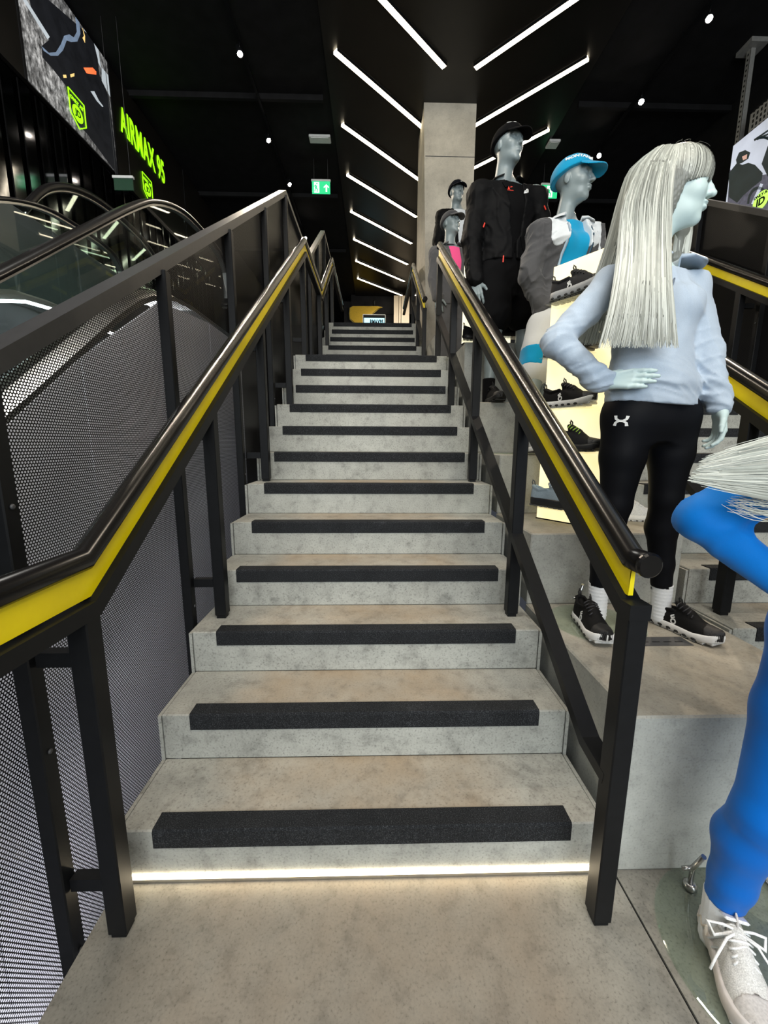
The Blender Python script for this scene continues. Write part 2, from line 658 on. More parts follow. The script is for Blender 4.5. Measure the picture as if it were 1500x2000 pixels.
def staircase(x0, label):
    t = thing('staircase', label, 'staircase', (x0, 0, 0))
    ys = [i * GO for i in range(12)] + [4.395 + i * GO for i in range(6)]
    for i, y in enumerate(ys):
        z = (i + 1) * RISE
        s = mesh_obj('step', ME_STEP, None, t, (x0, y, z))
        mesh_obj('antislip_strip', ME_STRIP, None, s, (x0, y, z))
    a = MB()
    a.box((x0 - SW, ys[11] + GO, 1.85), (x0 + SW, 4.395, 12 * RISE))
    a.build('landing', M_CONC, t)
    a = MB()
    a.box((x0 - SW, ys[17] + GO, 2.9), (x0 + SW, ys[17] + 1.2, 18 * RISE))
    a.build('landing', M_CONC, t)
    for s in (-1, 1):
        for (yy, tt, yl) in ((ys[:12], [(i + 1) * RISE for i in range(12)], 4.39), (ys[12:], [(i + 13) * RISE for i in range(6)], 6.5)):
            a = MB()
            xa = x0 + s * (SW + 0.004)
            xb = x0 + s * (SW + 0.016)
            z_ = zigzag(yy, tt, yl, 0.008, 0.005)
            a.prism(z_, 0, min(xa, xb), max(xa, xb))
            a.build('edge_trim', M_CONC, t)
        # soffit carriage under the steps, hidden side of the flight
    a = MB()
    a.prism([(0.02, -0.1), (0.02, 0.0), (11 * GO, 11 * RISE), (4.39, 11 * RISE), (4.39, 1.2), (3.0, 1.2)], 0, x0 - SW + 0.05, x0 + SW - 0.05)
    a.build('carriage', M_CONC, t)
    return t


staircase(0.0, 'concrete staircase with black grit strips rising straight ahead between two yellow-striped railings')
staircase(DX, 'second concrete staircase at the right edge, partly hidden behind the mannequins')

# LED line at the foot of the first step
t = thing('floor_light_strip', 'glowing warm LED line along the foot of the lowest step', 'light strip', (0, 0, 0))
a = MB()
a.box((-0.70, -0.006, 0.012), (0.70, 0.001, 0.023))
a.build('diffuser', M_LEDW, t)
a = MB()
a.box((-0.70, -0.007, 0.0005), (0.70, 0.001, 0.012))
a.build('aluminium_channel', M_STEEL, t)

# ---------------------------------------------------------------- display tiers between the staircases
tiers = [(0.0, 0.81, 0.525), (0.81, 1.35, 0.875), (1.35, 1.89, 1.225), (1.89, 2.43, 1.575), (2.43, 4.20, 2.10), (4.20, 8.0, 2.60)]
t = thing('display_platform', 'stepped concrete display platform between the two staircases carrying the mannequins', 'platform', (1.13, 0, 0))
for k, (y0, y1, z) in enumerate(tiers):
    a = MB()
    zb = 0.0 if k == 0 else tiers[k - 1][2]
    a.box((0.765, y0, zb - 0.0), (1.495, 8.0 if k == 5 else y1 + 0.02, z), bev=0.006)
    a.build('tier', M_TIERC, t)
# thin dark plate along the joint between the tiers and the stairs
a = MB()
a.box((0.735, 0.0, -0.05), (0.762, 2.43, 0.001))
a.build('joint_base', M_BLKMET, t)

# steel floor plate in the lowest tier
t = thing('floor_plate', 'small flush grey steel cover plate by the feet of the silver-haired mannequin', 'cover plate', (1.18, 0.42, 0.525))
a = MB()
a.box((1.05, 0.40, 0.5251), (1.26, 0.47, 0.5275), bev=0.001)
pl = a.build('plate', M_DGREY, t)
for q in range(4):
    a = MB()
    a.box((1.07 + q * 0.045, 0.425, 0.5276), (1.10 + q * 0.045, 0.430, 0.5282))
    a.build('slot', M_BLKMET, t)

# ---------------------------------------------------------------- concrete column
t = thing('concrete_column', 'tall board-marked concrete column behind the capped mannequins', 'column', (1.1, 6.0, 2.6))
a = MB()
zt, zb = CEIL - 0.013, 2.601
A = [(0.84, 5.645), (1.495, 5.645), (1.495, 6.4), (0.74, 6.4)]
B = [(0.736, 5.645), (1.495, 5.645), (1.495, 6.4), (0.74, 6.4)]
zs = [zb, 5.42, 5.425, zt]
vs = []
for z in zs:
    f = (z - zb) / (zt - zb)
    ins = 0.0 if z in (zb, zt) else 0.0
    for p, q in zip(A, B):
        vs.append((p[0] + (q[0] - p[0]) * f, p[1] + (q[1] - p[1]) * f, z))
fs = []
for i in range(3):
    for j in range(4):
        fs.append((i * 4 + j, i * 4 + (j + 1) % 4, (i + 1) * 4 + (j + 1) % 4, (i + 1) * 4 + j))
fs += [(3, 2, 1, 0), (12, 13, 14, 15)]
a.add(vs, fs)
co = a.build('shaft', M_COLC, t)
for z in (5.42,):
    a = MB()
    a.box((0.77, 5.642, z - 0.004), (1.497, 5.66, z + 0.004))
    a.build('pour_joint', M_DGREY, t)
for x in (1.04, 1.25):
    a = MB()
    a.box((x - 0.004, 5.643, 2.65), (x + 0.004, 5.66, CEIL - 0.02))
    a.build('board_mark', M_COLC, t)

# ---------------------------------------------------------------- railings
SL = RISE / GO


def rail_path(x, pts):
    return [(x, y, z) for y, z in pts]


def railing(x, label, first, lower, sgn, y_front, split):
    """sgn: +1 when the stair lies on the -X side of the rail. first: start stub"""
    t = thing('railing', label, 'railing', (x, 0, 0))
    zt = lambda y: 1.087 + 0.652 * y
    secs = []
    if split:
        secs.append([(-0.155, zt(-0.10)), (-0.10, zt(-0.10)), (3.12, zt(3.12)), (3.16, zt(3.12))])
        secs.append([(4.24, 3.02), (4.30, 3.02), (5.92, 3.02 + 1.62 * SL), (8.0, 3.02 + 1.62 * SL)])
    else:
        secs.append([(y_front, zt(-0.10)), (-0.10, zt(-0.10)), (3.22, zt(3.22)), (4.45, zt(3.22)), (5.90, zt(3.22) + 1.45 * SL), (8.0, zt(3.22) + 1.45 * SL)])
    for k, s in enumerate(secs):
        a = MB()
        a.tube(rail_path(x, s), 0.0275, 20)
        tb = a.build('handrail_tube', M_RAIL, t)
        if split:
            e = MB()
            y0, z0 = s[0]
            e.lathe([(0.0, -0.004), (0.025, -0.004), (0.0295, 0.0), (0.0295, 0.006)], (x, y0 - 0.004, z0), 20,
                    M=Matrix.Rotation(-math.pi / 2, 4, 'X'), smooth=False)
            e.build('end_cap', M_RAIL, tb)
        # yellow web plate under the tube
        body = [p for p in s]
        if split:
            body = [(s[0][0] + 0.05, s[0][1])] + body[1:]
        a = MB()
        a.sweep(rail_path(x, [(y, z - 0.045) for y, z in body]), [(-0.006, -0.046), (0.006, -0.046), (0.006, 0.030), (-0.006, 0.030)])
        a.build('yellow_web', M_YEL, t)
        a = MB()
        bb = [p for p in s]
        if split:
            bb = [(-0.1475 if k == 0 else 4.252, s[0][1])] + bb[1:]
        a.sweep(rail_path(x, [(y, z - 0.118) for y, z in bb]), [(-0.025, -0.019), (0.025, -0.019), (0.025, 0.019), (-0.025, 0.019)])
        a.build('top_bar', M_BLKMET, t)
    posts = [(-0.12, 0.0), (0.69, 0.525), (1.515, 1.05), (2.325, 1.575), (3.10, 2.10), (4.28, 2.10), (5.07, 2.625), (5.86, 3.15)]
    if not split:
        posts = [(-0.93, 0.0)] + posts
    zrail = lambda y: (zt(max(y, -0.10)) if y < 3.2 else (3.02 + max(0, y - 4.30) * SL if split else zt(3.22) + max(0, min(y, 5.9) - 4.45) * SL))
    for y, zb in posts:
        a = MB()
        a.box((x - 0.0244, y - 0.025, zb + 0.014), (x + 0.0244, y + 0.025, zrail(y) - 0.118), bev=0.003)
        p = a.build('post', M_BLKMET, t)
        a = MB()
        a.box((x - 0.019, y - 0.019, zb - 0.001), (x + 0.019, y + 0.019, zb + 0.016))
        a.build('post_foot', M_BLKMET, p)
        if not lower and y > -0.5 and y < 4:
            for dz in (0.16, 0.79):
                a = MB()
                xm = x - sgn * 0.0
                xo = x + (-0.11 if x < 1 else 0.11)
                a.box((min(xo, x), y - 0.014, zb + dz - 0.018), (max(xo, x), y + 0.014, zb + dz + 0.018))
                a.build('bracket', M_BLKMET, t)
    if lower:
        zl = lambda y: 0.475 + 0.655 * (y - 0.02)
        a = MB()
        a.sweep(rail_path(x, [(-0.115, 0.435), (0.0, 0.452), (3.08, zl(3.08))]), [(-0.025, -0.016), (0.025, -0.016), (0.025, 0.016), (-0.025, 0.016)])
        a.build('lower_bar', M_BLKMET, t)
        a = MB()
        a.sweep(rail_path(x, [(4.28, 2.55), (4.45, 2.60), (5.86, 2.60 + 1.41 * SL)]), [(-0.025, -0.016), (0.025, -0.016), (0.025, 0.016), (-0.025, 0.016)])
        a.build('lower_bar', M_BLKMET, t)
    return t


railing(-0.645, 'black railing with yellow stripe along the perforated screen on the left of the stairs', None, False, -1, -1.6, False)
railing(0.645, 'black railing with yellow stripe and round handrail end beside the silver-haired mannequin', None, True, 1, 0, True)
railing(DX - 0.645, 'black railing with yellow stripe just behind the hand of the silver-haired mannequin', None, True, 1, 0, True)
railing(DX + 0.645, 'black railing with yellow stripe along the dark screen at the far right', None, False, 1, -1.6, False)


# ---------------------------------------------------------------- perforated screens
def screen(x, label, sgn):
    t = thing('perforated_screen', label, 'screen', (x, 0, -0.9))
    zc = lambda y: (1.515 + 0.648 * y) if y < 3.09 else (3.517 if y < 4.42 else (3.517 + 0.648 * (min(y, 6.1) - 4.42)))
    ys = [-1.75, -0.93, -0.13, 0.67, 1.46, 2.28, 3.05, 4.42, 5.25, 6.1]
    capy = [-1.75, 3.09, 4.42, 6.1, 8.0]
    for a_, b_ in zip(capy[:-1], capy[1:]):
        m = MB()
        m.sweep([(x, a_, zc(a_)), (x, b_, zc(b_))], [(-0.03, -0.02), (0.03, -0.02), (0.03, 0.02), (-0.03, 0.02)])
        m.build('top_cap', M_BLKMETC, t)
    for y in ys:
        m = MB()
        px = x - sgn * 0.022
        zb = -0.95 if y < 0.5 else y * SL - 0.75
        m.box((px - 0.02, y - 0.02, zb), (px + 0.02, y + 0.02, zc(y) - 0.02), bev=0.003)
        p = m.build('post', M_BLKMET, t)
        k = MB()
        for z in np.arange(zb + 0.3, zc(y) - 0.2, 0.6):
            k.lathe([(0.0, 0.0), (0.006, 0.0), (0.006, 0.003), (0.003, 0.005)], (px - sgn * 0.0205, y, z), 8,
                    M=Matrix.Rotation(-sgn * math.pi / 2, 4, 'Y'))
        o = k.build('bolt_row', M_DGREY, p)
        o['kind'] = 'stuff'
    for a_, b_ in zip(ys[:-1], ys[1:]):
        m = MB()
        zb0 = -0.95 if a_ < 0.5 else a_ * SL - 0.75
        zb1 = -0.95 if b_ < 0.5 else b_ * SL - 0.75
        top = [(b_, zc(b_) - 0.02)]
        if a_ < 3.09 < b_:
            top.append((3.09, zc(3.09) - 0.02))
        top.append((a_, zc(a_) - 0.02))
        poly = [(a_, zb0), (b_, zb1)] + top
        vs = [(x, p[0], p[1]) for p in poly]
        m.add(vs, [tuple(range(len(vs)))])
        m.build('perforated_panel', M_PERF, t)
    return t


M_BLKMETC = mat('screen_cap_metal', (0.035, 0.035, 0.037), 0.4, 0.2, var=0.1, scale=30)
screen(-0.80, 'tall perforated black metal screen between the stairs and the escalator on the left', -1)
screen(DX + 0.80, 'dark perforated metal screen reflecting light streaks behind the far right railing', 1)

# ---------------------------------------------------------------- ceiling LED lines (chevron rows)
ords = ['nearest', 'second', 'third', 'fourth', 'fifth', 'sixth', 'seventh', 'farthest']
for side in (-1, 1):
    for k in range(8):
        yo = 3.733 + k * 1.165
        xo, xi = (-0.46, 0.93) if side < 0 else (2.72, 1.33)
        t = thing('ceiling_light', '%s slanted cream LED line of the %s ceiling row' % (ords[k], 'left' if side < 0 else 'right'), 'ceiling light',
                  (xo, yo, CEIL - 0.02), group='slanted LED lines in the black ceiling')
        dv = Vector((xi - xo, 1.33, 0)).normalized()
        pa = Vector((xo, yo, CEIL - 0.028))
        pb = Vector((xi, yo + 1.33, CEIL - 0.028))
        a = MB()
        a.bar(pa, pb, 0.066, 0.03)
        a.build('diffuser', M_LED, t)
        a = MB()
        nn = dv.cross(Vector((0, 0, 1)))
        for s in (-1, 1):
            a.bar(pa + nn * s * 0.039, pb + nn * s * 0.039, 0.010, 0.028)
        a.build('frame', M_BLKMET, t)


# ---------------------------------------------------------------- track lights
def spotlight(x, y, z, target, label, power, group, ztop=None):
    ztop = ztop or CEIL - 0.0755
    t = thing('spotlight', label, 'spotlight', (x, y, ztop), group=group)
    d = (Vector(target) - Vector((x, y, z))).normalized()
    q = Vector((0, 0, 1)).rotation_difference(d).to_matrix().to_4x4()
    a = MB()
    a.lathe([(0.034, -0.13), (0.040, -0.12), (0.040, 0.02), (0.034, 0.025), (0.034, 0.0)], (x, y, z), 16, M=q)
    a.build('housing', M_BLKMET, t)
    a = MB()
    a.lathe([(0.0, 0.0), (0.033, 0.002), (0.030, 0.010), (0.0, 0.014)], (x, y, z), 16, M=q)
    a.build('lens', M_SPOT, t)
    a = MB()
    a.tube([(x, y, ztop), (x, y, z + 0.06), Vector((x, y, z)) - d * 0.06], 0.008, 8)
    a.build('arm', M_BLKMET, t)
    l = bpy.data.lights.new('spot', 'SPOT')
    l.energy = power
    l.spot_size = math.radians(70)
    l.spot_blend = 0.7
    l.color = (1.0, 0.86, 0.68)
    l.shadow_soft_size = 0.04
    o = bpy.data.objects.new('spot_beam', l)
    COL.objects.link(o)
    o.parent = t
    o.matrix_parent_inverse = ABSINV[t.name]
    o.location = Vector((x, y, z)) + d * 0.03
    o.rotation_euler = d.to_track_quat('-Z', 'Y').to_euler()
    return t


def track(x, y0, y1, label):
    t = thing('light_track', label, 'light track', (x, y0, CEIL))
    a = MB()
    a.box((x - 0.018, y0, CEIL - 0.075), (x + 0.018, y1, CEIL - 0.045))
    a.build('rail', M_BLKMET, t)
    for y in np.arange(y0 + 0.2, y1, 1.2):
        a = MB()
        a.tube([(x, y, CEIL - 0.05), (x, y, CEIL + 0.02)], 0.005, 6)
        a.build('hanger', M_BLKMET, t)


track(-1.60, 3.4, 10.5, 'thin black light track on the ceiling above the escalator side')
track(3.70, 3.2, 8.5, 'thin black light track on the ceiling above the right staircase')
spl = [(-1.60, 4.76, 5.92, (-0.2, 2.3, 1.6), 'large flaring spotlight at the top left of the ceiling', 170),
       (-1.62, 6.17, 5.92, (0.2, 3.6, 2.2), 'small lit spotlight left of the chevron lights, above the second one on that track', 120),
       (-1.52, 7.25, 5.92, (0.1, 5.0, 2.6), 'small lit spotlight above the top corner of the perforated screen', 110),
       (-1.56, 9.2, 5.92, (0.2, 6.5, 3.0), 'lit spotlight low beside the upper end of the left handrail', 110)]
for x, y, z, tg, lb, pw in spl:
    spotlight(x, y, z, tg, lb, pw, 'spotlights on the left track')
spr = [(3.72, 4.2, 5.92, (1.4, 0.9, 1.3), 'bright spotlight at the top right corner of the ceiling', 220),
       (3.69, 5.30, 5.92, (1.3, 1.7, 2.0), 'lit spotlight above the silver-haired mannequin', 160),
       (3.69, 6.35, 5.92, (1.0, 2.8, 2.6), 'lit spotlight right beside the turquoise cap', 140)]
for x, y, z, tg, lb, pw in spr:
    spotlight(x, y, z, tg, lb, pw, 'spotlights on the right track')
# ================================================================ signs, escalator, far end
def atX(x, y, X):
    d = _F + _R * (x - 750) / FPX - _U * (y - 1000) / FPX
    return CAM + d * (X - CAM[0]) / d[0]


def text_mesh(s, size, ext=0.002, bold=0.0, align='CENTER', space=1.0):
    c = bpy.data.curves.new('txt', 'FONT')
    c.body = s
    c.size = size
    c.extrude = ext
    c.offset = bold
    c.align_x = align
    c.align_y = 'CENTER'
    c.space_character = space
    c.resolution_u = 3
    o = bpy.data.objects.new('txt', c)
    COL.objects.link(o)
    dg = bpy.context.evaluated_depsgraph_get()
    me = bpy.data.meshes.new_from_object(o.evaluated_get(dg))
    bpy.data.objects.remove(o)
    return me


def frame_mat(loc, right, up):
    r = Vector(right).normalized()
    n = r.cross(Vector(up)).normalized()
    u = n.cross(r).normalized()
    return Matrix(((r[0], u[0], n[0], loc[0]), (r[1], u[1], n[1], loc[1]), (r[2], u[2], n[2], loc[2]), (0, 0, 0, 1)))


def lettering(name, s, size, M, m, parent, bold=0.0, sx=1.0, ext=0.002, space=1.0):
    me = text_mesh(s, size, ext, bold, space=space)
    me.transform(M @ Matrix.Diagonal((sx, 1, 1, 1)))
    return mesh_obj(name, me, m, parent)


def flat(poly3, nrm, th, name, m, parent):
    """thin plate with the outline poly3 (3-D points), thickness th along nrm"""
    a = MB()
    n = len(poly3)
    nv = Vector(nrm) * th
    vs = [Vector(p) for p in poly3] + [Vector(p) + nv for p in poly3]
    fs = [tuple(range(n))[::-1], tuple(range(n, 2 * n))] + [(i, (i + 1) % n, n + (i + 1) % n, n + i) for i in range(n)]
    a.add(vs, fs)
    return a.build(name, m, parent)


def jd_badge(parent, c, right, up, nrm, s, m_line, m_disc, round_=False):
    """shield outline with ONLY AT over a disc with JD"""
    r, u, n = Vector(right), Vector(up), Vector(nrm)
    c = Vector(c)
    if not round_:
        out = [(-0.5, 0.62), (0.5, 0.62), (0.5, -0.30), (0.0, -0.68), (-0.5, -0.30)]
        a = MB()
        pts = [c + r * x * s + u * y * s + n * 0.004 for x, y in out]
        for i in range(5):
            p, q = pts[i], pts[(i + 1) % 5]
            a.bar(p, q, 0.035 * s, 0.035 * s, up=n)
        a.build('badge_outline', m_line, parent)
        lettering('badge_lettering', 'ONLY AT', 0.20 * s, frame_mat(c + u * 0.36 * s + n * 0.004, r, u), m_line, parent, 0.004 * s)
    a = MB()
    Mx = frame_mat(c - u * 0.08 * s, r, u)
    a.lathe([(0.0, 0.0), (0.33 * s, 0.0), (0.33 * s, 0.004), (0.0, 0.004)], (0, 0, 0), 24, M=Mx, smooth=False)
    d = a.build('badge_disc', m_disc, parent)
    lettering('badge_lettering', 'JD', 0.36 * s, frame_mat(c - u * 0.08 * s + n * 0.006, r, u), M_BLACK, parent, 0.006 * s)


XB = -3.40
NB_ = (1, 0, 0)
# black sign band along the left wall: box, poster, lettering
t = thing('sign_band', 'long black illuminated fascia band high on the left wall with lime lettering', 'sign', (XB - 0.05, 5.0, 4.80))
a = MB()
a.box((XB - 0.05, 1.6, 4.80), (XB - 0.006, 9.5, CEIL - 0.02))
a.build('backing', M_PANEL, t)
for y in (1.9, 3.70, 5.15, 7.2):
    a = MB()
    a.box((XB - 0.006, y - 0.012, 4.80), (XB + 0.002, y + 0.012, CEIL - 0.02))
    a.build('joint_strip', M_BLACK, t)
lettering('lettering', 'AIRMAX 95', 0.45, frame_mat((XB, 5.90, 5.58), (0, 1, 0), (0, 0, 1)), M_LIME, t, 0.009, sx=0.50, space=1.06)
jd_badge(t, (XB, 5.89, 5.06), (0, 1, 0), (0, 0, 1), NB_, 0.25, M_LIME, M_LIME)

t = thing('shoe_poster', 'backlit poster of a dark running shoe on grey gravel in the fascia band', 'poster', (XB, 4.45, 4.82))
mG, nt, p = _nt('poster_gravel')
n1 = _noise(nt, 26, 4, 0.7, stretch=(1, 1, 0.5))
n2 = _noise(nt, 3, 2)
r1 = _ramp(nt, n1.outputs[0], [(0.36, 0.03), (0.52, 0.22), (0.66, 0.60)])
r2 = _ramp(nt, n2.outputs[0], [(0.35, 0.25), (0.65, 1.0)])
cc = _mix(nt, 0.7, r1.outputs[0], r2.outputs[0], 'MULTIPLY')
nt.links.new(cc, p.inputs['Base Color'])
nt.links.new(cc, p.inputs['Emission Color'])
p.inputs['Emission Strength'].default_value = 0.5
a = MB()
a.box((XB - 0.004, 3.725, 4.81), (XB + 0.004, 5.12, CEIL - 0.03))
a.build('print', mG, t)


def poster_shape(name, px, m, th, X=XB, off=0.004):
    pts = [atX(x, y, X) for x, y in px]
    pts = [(X + off, min(max(q[1], 3.727), 5.118), min(q[2], CEIL - 0.032)) for q in pts]
    return flat(pts, (1, 0, 0), th, name, m, t)


P_DARK = emit('poster_dark', (0.012, 0.013, 0.016), 0.5, var=0.6, scale=9)
P_BLUE = emit('poster_blue_grey', (0.14, 0.19, 0.27), 0.8, var=0.4, scale=14)
P_GREY = emit('poster_light_grey', (0.36, 0.40, 0.43), 0.8, var=0.2)
P_RED = emit('poster_red', (0.95, 0.16, 0.05), 0.9, var=0.3)
P_GOLD = emit('poster_gold', (0.8, 0.55, 0.2), 0.7)
poster_shape('shoe_shadow', [(100, 128), (126, 165), (145, 235), (170, 262), (232, 345), (228, 320), (212, 190), (196, 150), (150, 140)], P_DARK, 0.0010)
poster_shape('highlight', [(160, 30), (190, 80), (196, 132), (180, 100)], P_GREY, 0.0012)
poster_shape('highlight', [(198, 132), (213, 150), (215, 190), (198, 158)], P_GREY, 0.0014)
poster_shape('shoe_upper', [(48, -40), (62, 25), (80, 55), (95, 78), (80, 90), (82, 112), (100, 132), (126, 165), (165, 172), (194, 152), (190, 115), (182, 80), (166, 50), (158, 10), (158, -40)], P_DARK, 0.0020)
poster_shape('wave_stripe', [(80, 90), (94, 103), (108, 102), (118, 86), (124, 70), (134, 67), (143, 73), (149, 62), (146, 28), (153, 34), (156, 66), (150, 81), (138, 82), (129, 79), (122, 98), (112, 109), (98, 109), (84, 99)], P_BLUE, 0.0028)
poster_shape('tongue_stripe', [(44, 0), (48, -4), (96, 72), (92, 77)], P_GREY, 0.0028)
poster_shape('air_bubble', [(162, 132), (180, 132), (187, 140), (187, 146), (168, 143)], P_RED, 0.0030)
poster_shape('tick', [(160, 55), (163, 70), (160, 74), (165, 84), (165, 70)], P_GOLD, 0.0030)
poster_shape('eyelet', [(122, 146), (128, 146), (129, 152), (123, 152)], P_GOLD, 0.0030)
poster_shape('eyelet', [(136, 145), (144, 143), (144, 149), (137, 151)], P_GOLD, 0.0030)
poster_shape('glint', [(176, 178), (183, 178), (192, 196), (201, 208), (199, 209), (188, 197)], P_GREY, 0.0030)
jd_badge(t, (XB + 0.006, 4.42, 5.03), (0, 1, 0), (0, 0, 1), NB_, 0.25, M_LIME, M_LIME)

# ---------------------------------------------------------------- escalator behind the screen
XE = -1.5
path = [(-2.2, -0.28), (0.0, 1.37), (0.81, 1.973), (1.30, 2.345), (1.80, 2.72), (2.13, 2.93), (2.53, 3.08), (2.93, 3.124), (3.3, 3.12), (3.45, 3.05), (3.53, 2.92), (3.52, 2.78), (3.42, 2.66)]


def smooth_path(pts, n=6):
    P_ = [np.array(p, float) for p in pts]
    out = []
    for i in range(len(P_) - 1):
        p0, p1, p2, p3 = P_[max(i - 1, 0)], P_[i], P_[i + 1], P_[min(i + 2, len(P_) - 1)]
        for k in range(n):
            u = k / n
            out.append(0.5 * ((2 * p1) + (-p0 + p2) * u + (2 * p0 - 5 * p1 + 4 * p2 - p3) * u * u + (-p0 + 3 * p1 - 3 * p2 + p3) * u ** 3))
    out.append(P_[-1])
    return out


M_RUB = mat('rubber_handrail', (0.008, 0.0075, 0.0075), 0.3, var=0.1, spec=0.35)


def escalator_side(t, X, sgn):
    hp = smooth_path(path)
    a = MB()
    prof = [(-0.04, -0.012), (-0.034, 0.006), (-0.02, 0.013), (0.02, 0.013), (0.034, 0.006), (0.04, -0.012)]
    a.sweep([(X, y, z) for y, z in hp], prof, smooth=True)
    a.build('handrail', M_RUB, t)
    a = MB()
    a.sweep([(X, y, z - 0.02) for y, z in hp if y < 3.5], [(-0.022, -0.01), (0.022, -0.01), (0.022, 0.004), (-0.022, 0.004)])
    a.build('rail_profile', M_STEEL, t)
    # glass panes
    seams = [-2.2, -0.4, 1.28, 1.92, 2.6, 3.42]
    hy = np.array([q[0] for q in hp if True])
    hz = np.array([q[1] for q in hp])
    top = lambda y: float(np.interp(y, hy[:55], hz[:55])) - 0.03
    dk = lambda y: float(np.interp(y, [-2.2, 0.0, 0.77, 1.114, 1.448, 1.75, 2.1, 2.4, 3.6], [-0.78, 0.95, 1.52, 1.78, 2.03, 2.22, 2.33, 2.36, 2.36]))
    for y0, y1 in zip(seams[:-1], seams[1:]):
        ys = np.linspace(y0 + 0.006, y1 - 0.006, 9)
        poly = [(X, y, dk(y)) for y in ys] + [(X, y, top(y)) for y in ys[::-1]]
        flat([Vector(p) - Vector((0.005, 0, 0)) for p in poly], (1, 0, 0), 0.010, 'glass_pane', M_GLASS, t)
    # steel deck with a light line
    ys = np.linspace(-2.2, 3.6, 40)
    a = MB()
    a.sweep([(X + 0.0, y, dk(y)) for y in ys], [(-0.10, -0.05), (0.10, -0.05), (0.10, -0.02), (0.03, 0.012), (-0.03, 0.012), (-0.10, -0.02)])
    a.build('deck', M_STEEL, t)
    a = MB()
    a.sweep([(X - sgn * 0.102, y, dk(y) - 0.055) for y in ys], [(-0.006, -0.02), (0.006, -0.02), (0.006, 0.0), (-0.006, 0.0)])
    a.build('skirt_light', M_ESCLED, t)
    return dk


M_ESCLED = emit('escalator_skirt_light', (0.93, 0.97, 1.0), 7.0)
t = thing('escalator', 'escalator with glass balustrades and black handrails rising behind the perforated screen', 'escalator', (-2.0, 0, -1.5))
dk = escalator_side(t, XE, 1)
escalator_side(t, XE - 1.05, -1)
# outer cladding panels towards the stairs, one by one
for k in range(7):
    y0, y1 = -2.2 + k * 0.82, -2.2 + (k + 1) * 0.82 - 0.008
    poly = [(XE + 0.09, y0, -1.5), (XE + 0.09, y1, -1.5), (XE + 0.09, y1, dk(y1) - 0.06), (XE + 0.09, y0, dk(y0) - 0.06)]
    flat(poly, (1, 0, 0), 0.012, 'cladding_panel', M_CLAD, t)
# steps
for k in range(26):
    a = MB()
    y = -2.2 + k * 0.21
    z = dk(y) - 0.42
    a.box((XE - 0.95, y, z - 0.2), (XE - 0.10, y + 0.40, z), bev=0.004)
    a.build('tread', M_DGREY, t)

# second escalator handrail further back (lower loop seen above the dark floor edge)
t = thing('glass_balustrade', 'curved glass balustrade end beyond the escalator under the lime lettering', 'balustrade', (-2.7, 3.4, 3.05))
bp = smooth_path([(2.6, 3.10), (2.9, 3.42), (3.3, 3.62), (3.8, 3.70), (4.4, 3.66), (4.8, 3.45), (4.9, 3.10)], 6)
a = MB()
a.tube([(-2.75, y, z) for y, z in bp], 0.03, 10)
a.build('handrail', M_RUB, t)
a = MB()
a.tube([(-2.75, y, z - 0.04) for y, z in bp], 0.012, 8)
a.build('rail_profile', M_STEEL, t)
flat([(-2.755, y, z - 0.02) for y, z in bp], (1, 0, 0), 0.01, 'glass_pane', M_GLASS, t)


# ---------------------------------------------------------------- exit signs and ceiling boxes
def exit_sign(c, w, h, label, m, face, arrow=True):
    c = Vector(c)
    t = thing('exit_sign', label, 'exit sign', c + Vector((0, 0, h)))
    a = MB()
    a.box(c + Vector((-w / 2, 0, -h / 2)), c + Vector((w / 2, 0.02, h / 2)), bev=0.002)
    a.build('panel', m, t)
    a = MB()
    a.box(c + Vector((-w / 2 - 0.01, -0.01, h / 2)), c + Vector((w / 2 + 0.01, 0.03, h / 2 + 0.03)), bev=0.003)
    a.build('housing', M_WHITEPL, t)
    for s in (-1, 1):
        a = MB()
        a.tube([c + Vector((s * w * 0.38, 0.01, h / 2 + 0.03)), Vector((c.x + s * w * 0.38, c.y + 0.01, CEIL + 0.02))], 0.003, 5)
        a.build('wire', M_DGREY, t)
    if face:
        f = c + Vector((0, -0.001, 0))
        q = lambda pts, nm, mm: flat([f + Vector((x * h, 0, z * h)) for x, z in pts], (0, -1, 0), 0.002, nm, mm, t)
        ox = -0.42 if arrow else 0.0
        q([(ox - 0.22, -0.45), (ox + 0.26, -0.45), (ox + 0.26, 0.42), (ox - 0.22, 0.42)], 'doorway', M_EXW, )
        g = Vector((0, -0.002, 0))
        man = [(-0.02, 0.10), (0.10, 0.16), (0.02, 0.0), (0.14, -0.16), (0.10, -0.40), (0.03, -0.40), (0.05, -0.18), (-0.06, -0.10), (-0.12, -0.36), (-0.20, -0.34), (-0.12, -0.04), (-0.10, 0.12), (-0.20, 0.02), (-0.22, 0.08), (-0.10, 0.22), (0.0, 0.20)]
        flat([f + g + Vector(((ox + x) * h, 0, z * h)) for x, z in man], (0, -1, 0), 0.002, 'running_figure', m, t)
        hd = MB()
        hd.lathe([(0, 0), (0.07 * h, 0), (0.07 * h, 0.002), (0, 0.002)], f + g + Vector(((ox + 0.05) * h, 0, 0.30 * h)), 12, M=Matrix.Rotation(math.pi / 2, 4, 'X'))
        hd.build('running_figure', m, t)
        if arrow:
            q([(0.42, -0.36), (0.56, -0.36), (0.56, 0.05), (0.72, -0.05), (0.74, 0.04), (0.49, 0.26), (0.24, 0.04), (0.26, -0.05), (0.42, 0.05)], 'arrow', M_EXW)
    return t


